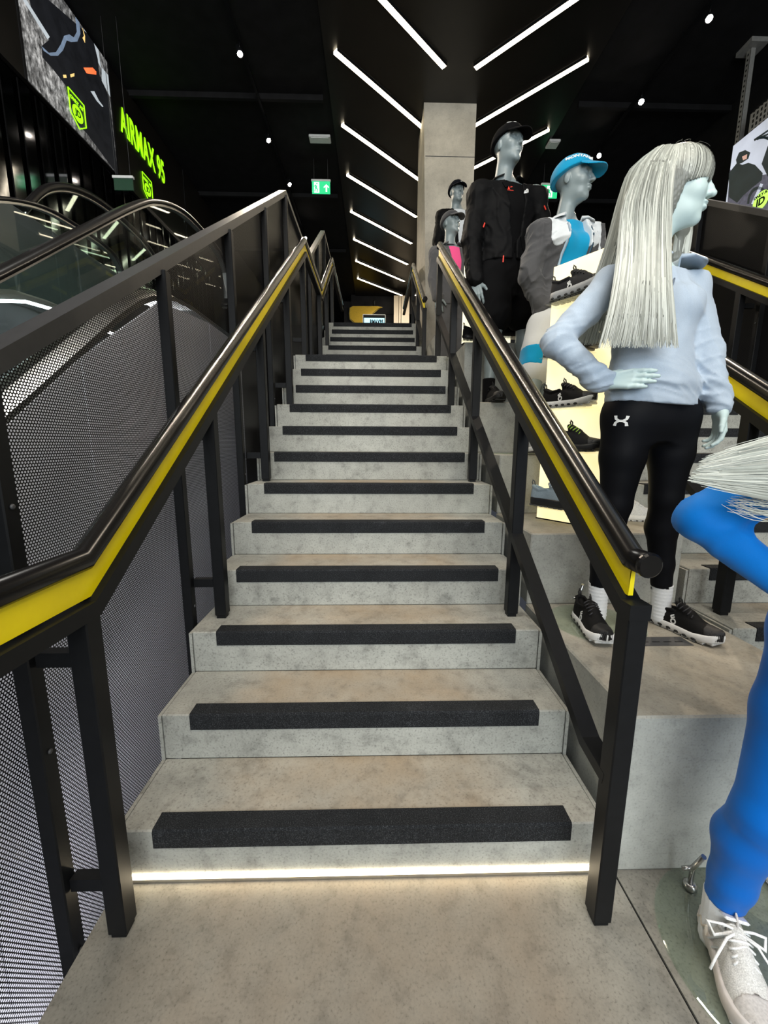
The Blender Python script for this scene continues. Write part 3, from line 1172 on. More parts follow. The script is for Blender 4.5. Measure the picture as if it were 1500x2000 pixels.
M_EXW = emit('exit_white', (0.75, 1.0, 0.8), 0.9)
M_GREEND = mat('unlit_green', (0.01, 0.05, 0.025), 0.4)
c = at(627, 366, 6.9)
exit_sign((c[0], 6.9, c[2]), 0.315, 0.19, 'lit green exit sign with running figure and arrow, hanging left of the chevron lights', M_GREEN, True)
c = at(1073, 374, 6.9)
exit_sign((c[0], 6.9, c[2]), 0.28, 0.205, 'lit green exit sign between the black jacket and the turquoise cap', M_GREEN, True, arrow=False)
c = at(241, 360, 4.6)
exit_sign((c[0], 4.6, c[2]), 0.23, 0.13, 'unlit dark green hanging sign in front of the lime lettering', M_GREEND, False)


def ceiling_box(px, py, w, l, label):
    z = CEIL - 0.03
    d = _F + _R * (px - 750) / FPX - _U * (py - 1000) / FPX
    p = CAM + d * (z - CAM[2]) / d[2]
    t = thing('emergency_light', label, 'emergency light', (p[0], p[1], CEIL))
    a = MB()
    a.box((p[0] - w / 2, p[1] - l / 2, CEIL - 0.05), (p[0] + w / 2, p[1] + l / 2, CEIL - 0.013), bev=0.008)
    b = a.build('body', M_WHITEPL, t)
    a = MB()
    a.box((p[0] - w / 2 + 0.03, p[1] - l / 2 + 0.02, CEIL - 0.056), (p[0] + w / 2 - 0.03, p[1] + l / 2 - 0.02, CEIL - 0.05))
    a.build('diffuser', M_WHITEPL, t)


ceiling_box(625, 271, 0.34, 0.16, 'small white emergency light box on the ceiling above the green exit sign with the arrow')
ceiling_box(1080, 281, 0.18, 0.18, 'small white box on the ceiling left of the turquoise cap')

# ---------------------------------------------------------------- right screen with cyclists, and its perforated frame
XR = 4.50
t = thing('video_screen', 'screen showing cyclists in dark clothes high at the right edge', 'screen', (XR, 4.0, 3.7))
a = MB()
vs = [(XR, 4.60, 4.285), (XR, 4.60, 4.955), (XR, 2.2, 4.94), (XR, 2.2, 3.25)]
vs2 = [(x + 0.045, y, z) for x, y, z in vs]
a.add(vs + vs2, [(0, 1, 2, 3), (7, 6, 5, 4), (0, 4, 5, 1), (1, 5, 6, 2), (2, 6, 7, 3), (3, 7, 4, 0)])
P_SKY = emit('screen_sky', (0.42, 0.45, 0.52), 0.9, var=0.35, scale=2.5)
P_DARKG = emit('screen_dark', (0.012, 0.02, 0.022), 0.7, var=0.5, scale=8)
P_WHEEL = emit('screen_wheel', (0.10, 0.10, 0.14), 0.7, var=0.8, scale=30)
P_SKIN = emit('screen_skin', (0.5, 0.3, 0.24), 0.7)
P_YG = emit('screen_lime', (0.42, 0.72, 0.10), 0.9)
a.build('panel', P_SKY, t)


def scr(name, px, m, off):
    pts = [atX(x, y, XR) for x, y in px]
    flat([(XR - 0.001 - off, q[1], q[2]) for q in pts], (-1, 0, 0), 0.001, name, m, t)


scr('street', [(1421, 398), (1500, 410), (1560, 420), (1560, 350), (1500, 340), (1440, 350), (1426, 330)], P_WHEEL, 0.0)
scr('rider', [(1424, 338), (1440, 318), (1450, 322), (1462, 318), (1475, 322), (1490, 338), (1488, 352), (1470, 366), (1452, 382), (1440, 396), (1424, 385)], P_DARKG, 0.001)
scr('helmet', [(1438, 312), (1444, 298), (1456, 293), (1466, 298), (1462, 310), (1450, 318), (1440, 322)], P_DARKG, 0.002)
scr('face', [(1450, 306), (1460, 301), (1459, 310), (1452, 313)], P_SKIN, 0.003)
scr('rider', [(1488, 320), (1500, 285), (1540, 240), (1560, 300), (1540, 360), (1500, 345)], P_DARKG, 0.001)
for q in range(5):
    scr('spoke_bar', [(1473 + q * 5, 272 - q * 2), (1520, 240 + q * 12), (1520, 243 + q * 12), (1474 + q * 5, 276 - q * 2)], P_DARKG, 0.002)
scr('fork', [(1468, 398), (1486, 358), (1491, 360), (1474, 400)], P_SKY, 0.003)
wh = [(1482 + 22 * math.cos(q), 398 + 34 * math.sin(q)) for q in np.linspace(math.pi, 2 * math.pi, 12)]
wi = [(1482 + 18 * math.cos(q), 398 + 28 * math.sin(q)) for q in np.linspace(2 * math.pi, math.pi, 12)]
scr('wheel_rim', wh + wi, P_DARKG, 0.003)
c = atX(1487, 392, XR)
a = MB()
a.lathe([(0, 0), (0.10, 0), (0.10, 0.002), (0, 0.002)], (XR - 0.006, c[1], c[2]), 24, M=Matrix.Rotation(-math.pi / 2, 4, 'Y'), smooth=False)
a.build('badge_disc', P_YG, t)
lettering('badge_lettering', 'JD', 0.11, frame_mat((XR - 0.0095, c[1], c[2] - 0.01), (0, -1, 0), (0, 0, 1)), M_BLACK, t, 0.003)
lettering('badge_lettering', 'ONLY AT', 0.045, frame_mat((XR - 0.0095, c[1], c[2] + 0.062), (0, -1, 0), (0, 0, 1)), M_BLACK, t, 0.001)

t = thing('steel_upright', 'perforated grey steel upright with ceiling plate at the top right', 'upright', (4.62, 4.60, CEIL))
M_PGREY = mat('galvanised_grey', (0.30, 0.30, 0.29), 0.5, 0.3, var=0.1)
zb = 4.92
a = MB()
a.box((4.57, 4.62, CEIL - 0.03), (4.79, 4.84, CEIL + 0.02))
a.build('ceiling_plate', M_PGREY, t)
a = MB()
a.box((4.64, 4.70, zb), (4.70, 4.703, CEIL - 0.03))
a.box((4.64, 4.70, zb), (4.643, 4.76, CEIL - 0.03))
a.build('channel', M_PGREY, t)
a = MB()
for z in np.arange(zb + 0.05, CEIL - 0.08, 0.055):
    a.box((4.6385, 4.722, z), (4.6405, 4.740, z + 0.022))
o = a.build('slot_row', M_BLACK, t)
o['kind'] = 'stuff'
t = thing('perforated_plate', 'perforated grey steel sheet standing above the cyclist screen', 'plate', (4.55, 3.5, 4.95))
a = MB()
a.box((4.55, 2.2, 4.90), (4.556, 4.46, 5.20))
a.build('sheet', M_PGREY, t)
a = MB()
k = 0
for y in np.arange(3.2, 4.44, 0.05):
    for z in np.arange(4.97, 5.19, 0.055):
        a.box((4.5485, y, z), (4.5505, y + 0.022, z + 0.034))
o = a.build('slot_row', M_BLACK, t)
o['kind'] = 'stuff'

# bright line of light at the far right beyond the mannequin's face
t = thing('ceiling_light', 'short bright LED line behind the face of the silver-haired mannequin', 'ceiling light', (4.6, 6.5, 4.9))
p0, p1 = at(1372, 388, 6.0), at(1424, 389, 6.0)
a = MB()
a.bar(p0, p1, 0.08, 0.05)
a.build('diffuser', M_LED, t)
a = MB()
a.bar(p0 + np.array([0, 0, 0.04]), p1 + np.array([0, 0, 0.04]), 0.10, 0.03)
a.build('housing', M_BLKMET, t)

# ---------------------------------------------------------------- upper floor, far end
YF = 11.5
t = thing('display_totem', 'small lit screen totem at the head of the stairs reading RMAX95', 'screen', (0.05, YF, 3.15))
p0, p1 = at(709, 614.5, YF), at(752.5, 632, YF)
a = MB()
a.box((p0[0], YF, 3.15), (p1[0], YF + 0.12, p0[2]), bev=0.006)
a.build('body', M_BLKMET, t)
s0, s1 = at(711, 621, YF), at(750.5, 640, YF)
a = MB()
a.box((s0[0], YF - 0.006, s1[2]), (s1[0], YF + 0.002, s0[2]))
M_CYAN = emit('totem_screen', (0.42, 0.85, 1.0), 1.0)
a.build('display', M_CYAN, t)
hh = s0[2] - at(711, 634, YF)[2]
lettering('lettering', 'RMAX95', hh * 0.92, frame_mat(((s0[0] * 0.38 + s1[0] * 0.62), YF - 0.008, s0[2] - hh * 0.62), (1, 0, 0), (0, 0, 1)), M_BLACK, t, 0.008, sx=0.62)
bz = MB()
for (u0, u1) in (((p0[0], p0[2]), (p1[0], p0[2])), ((p0[0], 3.2), (p0[0], p0[2])), ((p1[0], 3.2), (p1[0], p0[2]))):
    bz.bar((u0[0], YF - 0.004, u0[1]), (u1[0], YF - 0.004, u1[1]), 0.015, 0.015, up=(0, 1, 0.01))
bz.build('bezel', M_STEEL, t)

YW = 13.3
t = thing('yellow_sign', 'rounded yellow wall panel in the dark at the head of the stairs', 'sign', (-0.3, YW, 3.15))
px = [(684, 601), (690, 598), (735, 598), (745, 600), (738, 603), (727, 612), (724, 620), (722, 632), (716, 640), (700, 636), (684, 622), (683, 612)]
flat([at(x, y, YW) for x, y in px], (0, 1, 0), 0.06, 'panel', mat('yellow_wall_panel', srgb(196, 160, 8), 0.45), t)
flat([np.array(at(704 + (x - 704) * 1.06, 615 + (y - 615) * 1.08, YW)) + np.array([0, 0.065, 0]) for x, y in px], (0, 1, 0), 0.05, 'rim', mat('yellow_rim', srgb(220, 195, 90), 0.4), t)
a = MB()
b0 = at(672, 590, YW + 0.2)
a.box((b0[0], YW + 0.13, 3.15), (0.95, YW + 0.3, b0[2]))
a.build('backboard', M_BLACK, t)
tl = at(731, 596, YW - 0.3)
spotlight(tl[0], YW - 0.3, tl[2], (0.1, YW, 4.0), 'tiny bright spotlight in front of the yellow wall panel', 30, None, CEIL + 0.02)
t = thing('wall_panel', 'pale timber wall panel with two lit grooves at the head of the stairs', 'wall panel', (1.1, YW, 3.15))
q0, q1 = at(769.5, 577, YW - 0.5), at(800, 577, YW - 0.5)
M_TIMB = mat('pale_timber', (0.50, 0.42, 0.31), 0.5, var=0.12, scale=8, stretch=(1, 1, 0.1))
for f0, f1 in ((0.0, 0.30), (0.33, 0.45), (0.48, 1.0)):
    a = MB()
    a.box((q0[0] + (q1[0] - q0[0]) * f0, YW - 0.5, 3.15), (q0[0] + (q1[0] - q0[0]) * f1, YW - 0.42, q0[2]), bev=0.004)
    a.build('board', M_TIMB, t)
for f in (0.315, 0.465):
    a = MB()
    x = q0[0] + (q1[0] - q0[0]) * f
    a.box((x - 0.008, YW - 0.46, 3.15), (x + 0.008, YW - 0.44, 4.25))
    a.build('groove_light', emit('groove_light', (1.0, 0.9, 0.7), 4.0), t)
l = bpy.data.lights.new('far_fill_light', 'AREA')  # added unseen fill lamp, brightens the panels at the far end
l.energy, l.size, l.color = 25, 0.6, (1, 0.9, 0.75)
o = bpy.data.objects.new('far_area_light', l)
COL.objects.link(o)
o.location = (1.0, YW - 1.8, 5.4)
o.rotation_euler = (math.radians(35), 0, 0)
# ================================================================ smooth solids: signed-distance shapes meshed with surface nets
def smin(a, b, k):
    h = np.clip(0.5 + 0.5 * (b - a) / k, 0, 1)
    return b + (a - b) * h - k * h * (1 - h)


def smax(a, b, k):
    return -smin(-a, -b, k)


def V3(p):
    return np.asarray(p, np.float32)


def cap(P, a, b, ra, rb):
    a, b = V3(a), V3(b)
    ba = b - a
    h = np.clip(((P - a) @ ba) / max(float(ba @ ba), 1e-9), 0, 1)
    return np.linalg.norm(P - a - h[:, None] * ba, axis=1) - (ra + (rb - ra) * h)


def ell(P, c, r, R=None):
    q = P - V3(c)
    if R is not None:
        q = q @ R
    r = V3(r)
    k0 = np.linalg.norm(q / r, axis=1)
    k1 = np.linalg.norm(q / (r * r), axis=1)
    return np.where(k1 > 1e-9, k0 * (k0 - 1) / np.maximum(k1, 1e-9), -r.min())


def chain(P, pts, rads, k=0.02):
    d = cap(P, pts[0], pts[1], rads[0], rads[1])
    for i in range(1, len(pts) - 1):
        d = smin(d, cap(P, pts[i], pts[i + 1], rads[i], rads[i + 1]), k)
    return d


def spl(ts, vs, n=60):
    """smooth resampling of station values"""
    ts, vs = np.asarray(ts, float), np.asarray(vs, float)
    if vs.ndim == 1:
        vs = vs[:, None]
    m = np.gradient(vs, ts, axis=0)
    tt = np.linspace(ts[0], ts[-1], n)
    out = np.zeros((n, vs.shape[1]))
    for k, t in enumerate(tt):
        i = min(max(np.searchsorted(ts, t) - 1, 0), len(ts) - 2)
        h = ts[i + 1] - ts[i]
        u = (t - ts[i]) / h
        out[k] = ((2 * u ** 3 - 3 * u ** 2 + 1) * vs[i] + (u ** 3 - 2 * u ** 2 + u) * h * m[i] + (-2 * u ** 3 + 3 * u ** 2) * vs[i + 1] + (u ** 3 - u ** 2) * h * m[i + 1])
    return tt, out


class LoftZ:
    """stack of ellipses over z: stations (z, cx, cy, half width, half depth), side axis at angle yaw"""

    def __init__(s, st, yaw, n=60):
        st = sorted(st)
        a = np.array(st, float)
        s.z, s.v = spl(a[:, 0], a[:, 1:], n)
        s.c, s.s_ = math.cos(yaw), math.sin(yaw)

    def __call__(s, P, off=0.0):
        z = np.clip(P[:, 2], s.z[0], s.z[-1])
        cx, cy, w, d = (np.interp(z, s.z, s.v[:, i]).astype(np.float32) for i in range(4))
        x, y = P[:, 0] - cx, P[:, 1] - cy
        u = x * s.c + y * s.s_
        v = -x * s.s_ + y * s.c
        w, d = w + off, d + off
        q = np.sqrt((u / w) ** 2 + (v / d) ** 2) + 1e-6
        g = np.sqrt((u / (w * w)) ** 2 + (v / (d * d)) ** 2) + 1e-6
        dd = np.where(q > 0.3, q * (q - 1) / g, (q - 1) * np.minimum(w, d))
        dz = np.maximum(s.z[0] - off - P[:, 2], P[:, 2] - s.z[-1] - off)
        return np.where(dz > 0, np.sqrt(np.maximum(dd, 0) ** 2 + dz ** 2) + np.minimum(dd, 0) * 0.0, np.maximum(dd, dz))


def grid_mesh(f, lo, hi, h, name, smooth=True):
    B = 8
    lo, hi = np.array(lo, float) - 2 * h, np.array(hi, float) + 2 * h
    nb = np.ceil((hi - lo) / (h * B)).astype(int) + 1
    n = nb * B
    bc = [(np.arange(k) * B + (B - 1) / 2) * h for k in nb]
    C = np.stack(np.meshgrid(*bc, indexing='ij'), -1).reshape(-1, 3).astype(np.float32) + lo.astype(np.float32)
    dc = f(C)
    act = np.abs(dc) < B * h * 1.45
    V = np.empty((nb[0], nb[1], nb[2], B, B, B), np.float32)
    V.reshape(len(C), -1)[:] = np.where(dc < 0, -1.0, 1.0)[:, None]
    o = np.arange(B) * h - (B - 1) / 2 * h
    O = np.stack(np.meshgrid(o, o, o, indexing='ij'), -1).reshape(-1, 3).astype(np.float32)
    ids = np.nonzero(act)[0]
    Vf = V.reshape(len(C), -1)
    for i in range(0, len(ids), 400):
        q = ids[i:i + 400]
        P = (C[q][:, None, :] + O[None]).reshape(-1, 3)
        Vf[q] = f(P).reshape(len(q), -1)
    V = V.transpose(0, 3, 1, 4, 2, 5).reshape(n)
    return nets(V, lo, h, name, smooth)


def nets(V, lo, h, name, smooth=True):
    s = V < 0
    n = np.array(V.shape) - 1
    cnt = np.zeros(n, np.int8)
    sl = lambda d, k: slice(d, d + n[k])
    corners = [(i, j, k) for i in (0, 1) for j in (0, 1) for k in (0, 1)]
    for c in corners:
        cnt += s[sl(c[0], 0), sl(c[1], 1), sl(c[2], 2)]
    mask = (cnt > 0) & (cnt < 8)
    idx = np.argwhere(mask)
    vid = np.full(n, -1, np.int32)
    vid[mask] = np.arange(len(idx))
    acc = np.zeros((len(idx), 3))
    num = np.zeros(len(idx))
    vals = {c: V[idx[:, 0] + c[0], idx[:, 1] + c[1], idx[:, 2] + c[2]] for c in corners}
    for c in corners:
        for a in range(3):
            if c[a] == 0:
                d = list(c)
                d[a] = 1
                v0, v1 = vals[c], vals[tuple(d)]
                m = (v0 < 0) != (v1 < 0)
                t = np.where(m, v0 / np.where(m, v0 - v1, 1), 0)
                p = np.array(c, float)[None].repeat(len(idx), 0)
                p[:, a] = t
                acc[m] += p[m]
                num[m] += 1
    verts = lo + (idx + acc / np.maximum(num, 1)[:, None]) * h
    faces = []
    for a in range(3):
        b, c = [(1, 2), (2, 0), (0, 1)][a]
        A0 = [slice(1, None)] * 3
        A0[a] = slice(0, -1)
        sA = [slice(1, -1)] * 3
        sA[a] = slice(0, -1)
        sB = [slice(1, -1)] * 3
        sB[a] = slice(1, None)
        ch = s[tuple(sA)] != s[tuple(sB)]
        e = np.argwhere(ch)
        if len(e) == 0:
            continue
        e = e + np.array([0 if k == a else 1 for k in range(3)])
        inside = s[e[:, 0], e[:, 1], e[:, 2]]

        def cell(db, dc_):
            q = e.copy()
            q[:, b] -= db
            q[:, c] -= dc_
            return vid[q[:, 0], q[:, 1], q[:, 2]]
        q = np.stack([cell(1, 1), cell(0, 1), cell(0, 0), cell(1, 0)], 1)
        q[~inside] = q[~inside][:, ::-1]
        faces.append(q)
    F = np.concatenate(faces) if faces else np.zeros((0, 4), int)
    F = F[(F >= 0).all(1)]
    return np_mesh(name, verts, F, smooth)


def np_mesh(name, verts, F, smooth=True, tone=None):
    me = bpy.data.meshes.new(name)
    me.vertices.add(len(verts))
    me.vertices.foreach_set('co', np.asarray(verts, np.float32).ravel())
    k = F.shape[1]
    me.loops.add(F.size)
    me.loops.foreach_set('vertex_index', np.ascontiguousarray(F, np.int32).ravel())
    me.polygons.add(len(F))
    me.polygons.foreach_set('loop_start', np.arange(0, F.size, k, dtype=np.int32))
    me.polygons.foreach_set('loop_total', np.full(len(F), k, np.int32))
    if smooth:
        me.polygons.foreach_set('use_smooth', np.ones(len(F), bool))
    me.update(calc_edges=True)
    if tone is not None:
        at_ = me.attributes.new('tone', 'FLOAT', 'POINT')
        at_.data.foreach_set('value', np.asarray(tone, np.float32))
    return me


def fold_noise(P, f, seed):
    r = np.random.RandomState(seed)
    d = np.zeros(len(P), np.float32)
    for k in range(4):
        a, b = r.normal(size=3), r.normal(size=3)
        a, b = a / np.linalg.norm(a) * f * (0.7 + 0.6 * r.rand()), b / np.linalg.norm(b) * f * 0.5
        d += np.sin(P @ a.astype(np.float32) + 1.7 * np.sin(P @ b.astype(np.float32) + r.rand() * 6) + r.rand() * 6)
    return d / 4


def ridges(P, f, seed, sc=(1, 1, 1)):
    """thin wandering ridges, 0..1"""
    n = fold_noise(P * V3(sc), f, seed)
    return np.clip(1.0 - np.abs(n) * 2.6, 0, 1) ** 1.4


def crease(x):
    """rounded ridges with sharp valleys"""
    return 1.0 - 2.0 * np.abs(np.sin(x * .5)) ** .7


def axes(fwd, up=(0, 0, 1)):
    """columns x, y, z with the face looking along -y"""
    f = np.array(fwd, float)
    f /= np.linalg.norm(f)
    u = np.array(up, float)
    u = u - f * (u @ f)
    u /= np.linalg.norm(u)
    y = -f
    x = np.cross(y, u)
    return np.stack([x, y, u], 1).astype(np.float32)


def surf(sdf, px, py, Y0):
    """march along the line of sight from depth Y0 to the surface of sdf"""
    d = _F + _R * (px - 750) / FPX - _U * (py - 1000) / FPX
    d = d / np.linalg.norm(d)
    p = CAM + d * ((Y0 - CAM[1]) / d[1])
    for _ in range(60):
        v = float(sdf(V3(p)[None])[0])
        p = p + d * float(np.clip(v * 0.7, -.03, .05))
        if abs(v) < 2e-4 or abs(p[1] - Y0) > 0.9:
            break
    e = 2e-3
    g = np.array([float(sdf(V3(p + e * k)[None])[0] - sdf(V3(p - e * k)[None])[0]) for k in np.eye(3)])
    return p, g / (np.linalg.norm(g) + 1e-9)


def drape(me, c, right, up, n, sdf, off):
    """lay a flat mesh (x right, y up, z thickness) onto the surface of sdf around c"""
    v = np.zeros(len(me.vertices) * 3, np.float32)
    me.vertices.foreach_get('co', v)
    v = v.reshape(-1, 3)
    r, n = np.array(right, float), np.array(n, float)
    r = r - n * (r @ n)
    r /= np.linalg.norm(r)
    u = np.cross(n, r)
    if u @ np.array(up, float) < 0:
        u = -u
    p = np.array(c) + v[:, :1] * r + v[:, 1:2] * u
    for _ in range(6):
        p = p - np.clip(sdf(V3(p)), -.004, .004)[:, None] * n * 0.8
    p = p + n * (off + v[:, 2:3])
    me.vertices.foreach_set('co', p.astype(np.float32).ravel())
    me.update()
    return me


def poly_mesh(polys, th=0.001, name='mark'):
    """flat 2-D polygons -> thin plate mesh"""
    a = MB()
    for p in polys:
        n = len(p)
        a.add([(x, y, 0) for x, y in p] + [(x, y, th) for x, y in p],
              [tuple(range(n))[::-1], tuple(range(n, 2 * n))] + [(i, (i + 1) % n, n + (i + 1) % n, n + i) for i in range(n)])
    return a.mesh(name)


# ---------------------------------------------------------------- heads
def head_sdf(c, fwd, male=False, up=(0, 0, 1), scale=1.0):
    R = axes(fwd, up)
    c = V3(c)

    def f(P):
        p = ((P - c) @ R) / scale
        m = np.stack([np.abs(p[:, 0]), p[:, 1], p[:, 2]], 1)
        if male:
            d = ell(p, (0, .012, .034), (.076, .098, .088))
            d = smin(d, ell(p, (0, -.024, -.026), (.062, .072, .092)), .03)
            d = smin(d, ell(p, (0, -.032, -.082), (.052, .050, .036)), .03)
            d = smin(d, ell(p, (0, -.076, -.102), (.024, .016, .018)), .02)
        else:
            d = ell(p, (0, .012, .032), (.073, .093, .085))
            d = smin(d, ell(p, (0, -.022, -.025), (.059, .070, .088)), .03)
            d = smin(d, ell(p, (0, -.030, -.078), (.044, .050, .040)), .03)
            d = smin(d, ell(p, (0, -.071, -.100), (.018, .016, .016)), .02)
        d = smin(d, ell(m, (.036, -.055, -.022), (.027, .030, .030)), .02)
        d = smin(d, cap(m, (.0, -.088, .030), (.040, -.078, .030), .010, .008), .018)
        d = smax(d, -ell(m, (.031, -.097, .010), (.019, .016, .012)), .014)
        d = smin(d, ell(m, (.031, -.074, .009), (.015, .013, .012)), .006)
        d = smin(d, chain(p, [(0, -.088, .026), (0, -.101, -.006), (0, -.113, -.026)], [.007, .0085, .0105], .01), .012)
        d = smin(d, ell(m, (.0105, -.099, -.029), (.008, .010, .007)), .008)
        d = smin(d, ell(p, (0, -.091, -.0535), (.023, .0115, .0062)), .007)
        d = smin(d, ell(p, (0, -.0895, -.0665), (.019, .0115, .0075)), .006)
        d = smax(d, -cap(m, (.0, -.106, -.0598), (.024, -.092, -.0605), .0018, .0012), .003)
        d = smin(d, ell(m, (.074, .014, -.004), (.007, .017, .029)), .008)
        if male:
            d = smin(d, cap(p, (0, .018, -.06), (0, .040, -.20), .056, .060), .03)
        else:
            d = smin(d, cap(p, (0, .020, -.06), (0, .044, -.19), .046, .050), .03)
        return d * scale
    f.c, f.R = c, R
    return f


def head_mesh(name, f, h=0.0035, low=-.17):
    R, c = f.R, f.c
    lo, hi = c - .15, c + .15
    lo = lo.copy()
    lo[2] -= .06
    return grid_mesh(f, lo, hi, h, name)


# ---------------------------------------------------------------- hands
def hand_sdf(w, d, s, pc, curl=(12, 20, 12), spread=0.0, scale=1.0, thumb=(.6, .7, .25), thumb_len=1.0):
    """w wrist, d finger direction, s thumb side, pc direction the palm faces"""
    w, d, s, pc = (np.array(v, float) for v in (w, d, s, pc))
    d /= np.linalg.norm(d)
    s = s - d * (s @ d)
    s /= np.linalg.norm(s)
    pc = pc - d * (pc @ d) - s * (pc @ s)
    pc /= np.linalg.norm(pc)
    S = scale
    segs = []
    offs = [.029, .0095, -.0095, -.027]
    lens = [.070, .078, .073, .057]
    kn = [.086, .090, .086, .077]
    for i in range(4):
        k = w + (d * kn[i] + s * offs[i]) * S
        segs.append((w + (d * .012 + s * offs[i] * .62) * S, k, .0125 * S, .0105 * S, .012))
        a = 0.0
        p = k
        dd = d + s * spread * (1.5 - i)
        for j, fr in enumerate((.46, .30, .24)):
            a += math.radians(curl[j] * (1 + .12 * i))
            v = dd * math.cos(a) + pc * math.sin(a)
            q = p + v * lens[i] * fr * S
            r0, r1 = [(.0092, .0085), (.0083, .0077), (.0076, .0062)][j]
            segs.append((p, q, r0 * S, r1 * S, .004))
            p = q
    b = w + (d * .022 + s * .022) * S
    v = d * thumb[0] + s * thumb[1] + pc * thumb[2]
    v /= np.linalg.norm(v)
    m1 = b + v * .040 * S * thumb_len
    v2 = v * .8 + d * .5 + pc * .15
    v2 /= np.linalg.norm(v2)
    m2 = m1 + v2 * .030 * S * thumb_len
    m3 = m2 + (v2 * .8 + d * .4) / np.linalg.norm(v2 * .8 + d * .4) * .022 * S * thumb_len
    segs += [(b, m1, .014 * S, .011 * S, .012), (m1, m2, .0105 * S, .0095 * S, .004), (m2, m3, .0095 * S, .007 * S, .004)]
    pal = [(w - d * .055 * S + s * .008 * S, w + d * .02 * S + s * .012 * S, .019 * S, .017 * S, .014),
           (w - d * .055 * S - s * .008 * S, w + d * .02 * S - s * .012 * S, .019 * S, .017 * S, .014)]

    def f(P):
        o = None
        for a, bb, r0, r1, k in pal + segs:
            x = cap(P, a, bb, r0, r1)
            o = x if o is None else smin(o, x, k)
        return o
    pts = np.array([x for g in pal + segs for x in g[:2]])
    f.lo, f.hi = pts.min(0) - .03, pts.max(0) + .03
    return f


# ---------------------------------------------------------------- shoes
def shoe_mats(key, upper, sole, out, lace, accent=None, lining=(0.02, 0.02, 0.02)):
    u = mat(key + '_upper', upper, 0.75, var=0.25, scale=420, bump=0.15, detail=2, spec=0.2)
    return dict(u=u, s=mat(key + '_midsole', sole, 0.5, var=0.06, scale=60), o=mat(key + '_outsole', out, 0.6, var=0.2, scale=120),
                l=mat(key + '_laces', lace, 0.7, var=0.2, scale=300), a=mat(key + '_accent', accent or lace, 0.6, var=0.15, scale=200),
                i=mat(key + '_lining', lining, 0.9, var=0.2, scale=200))


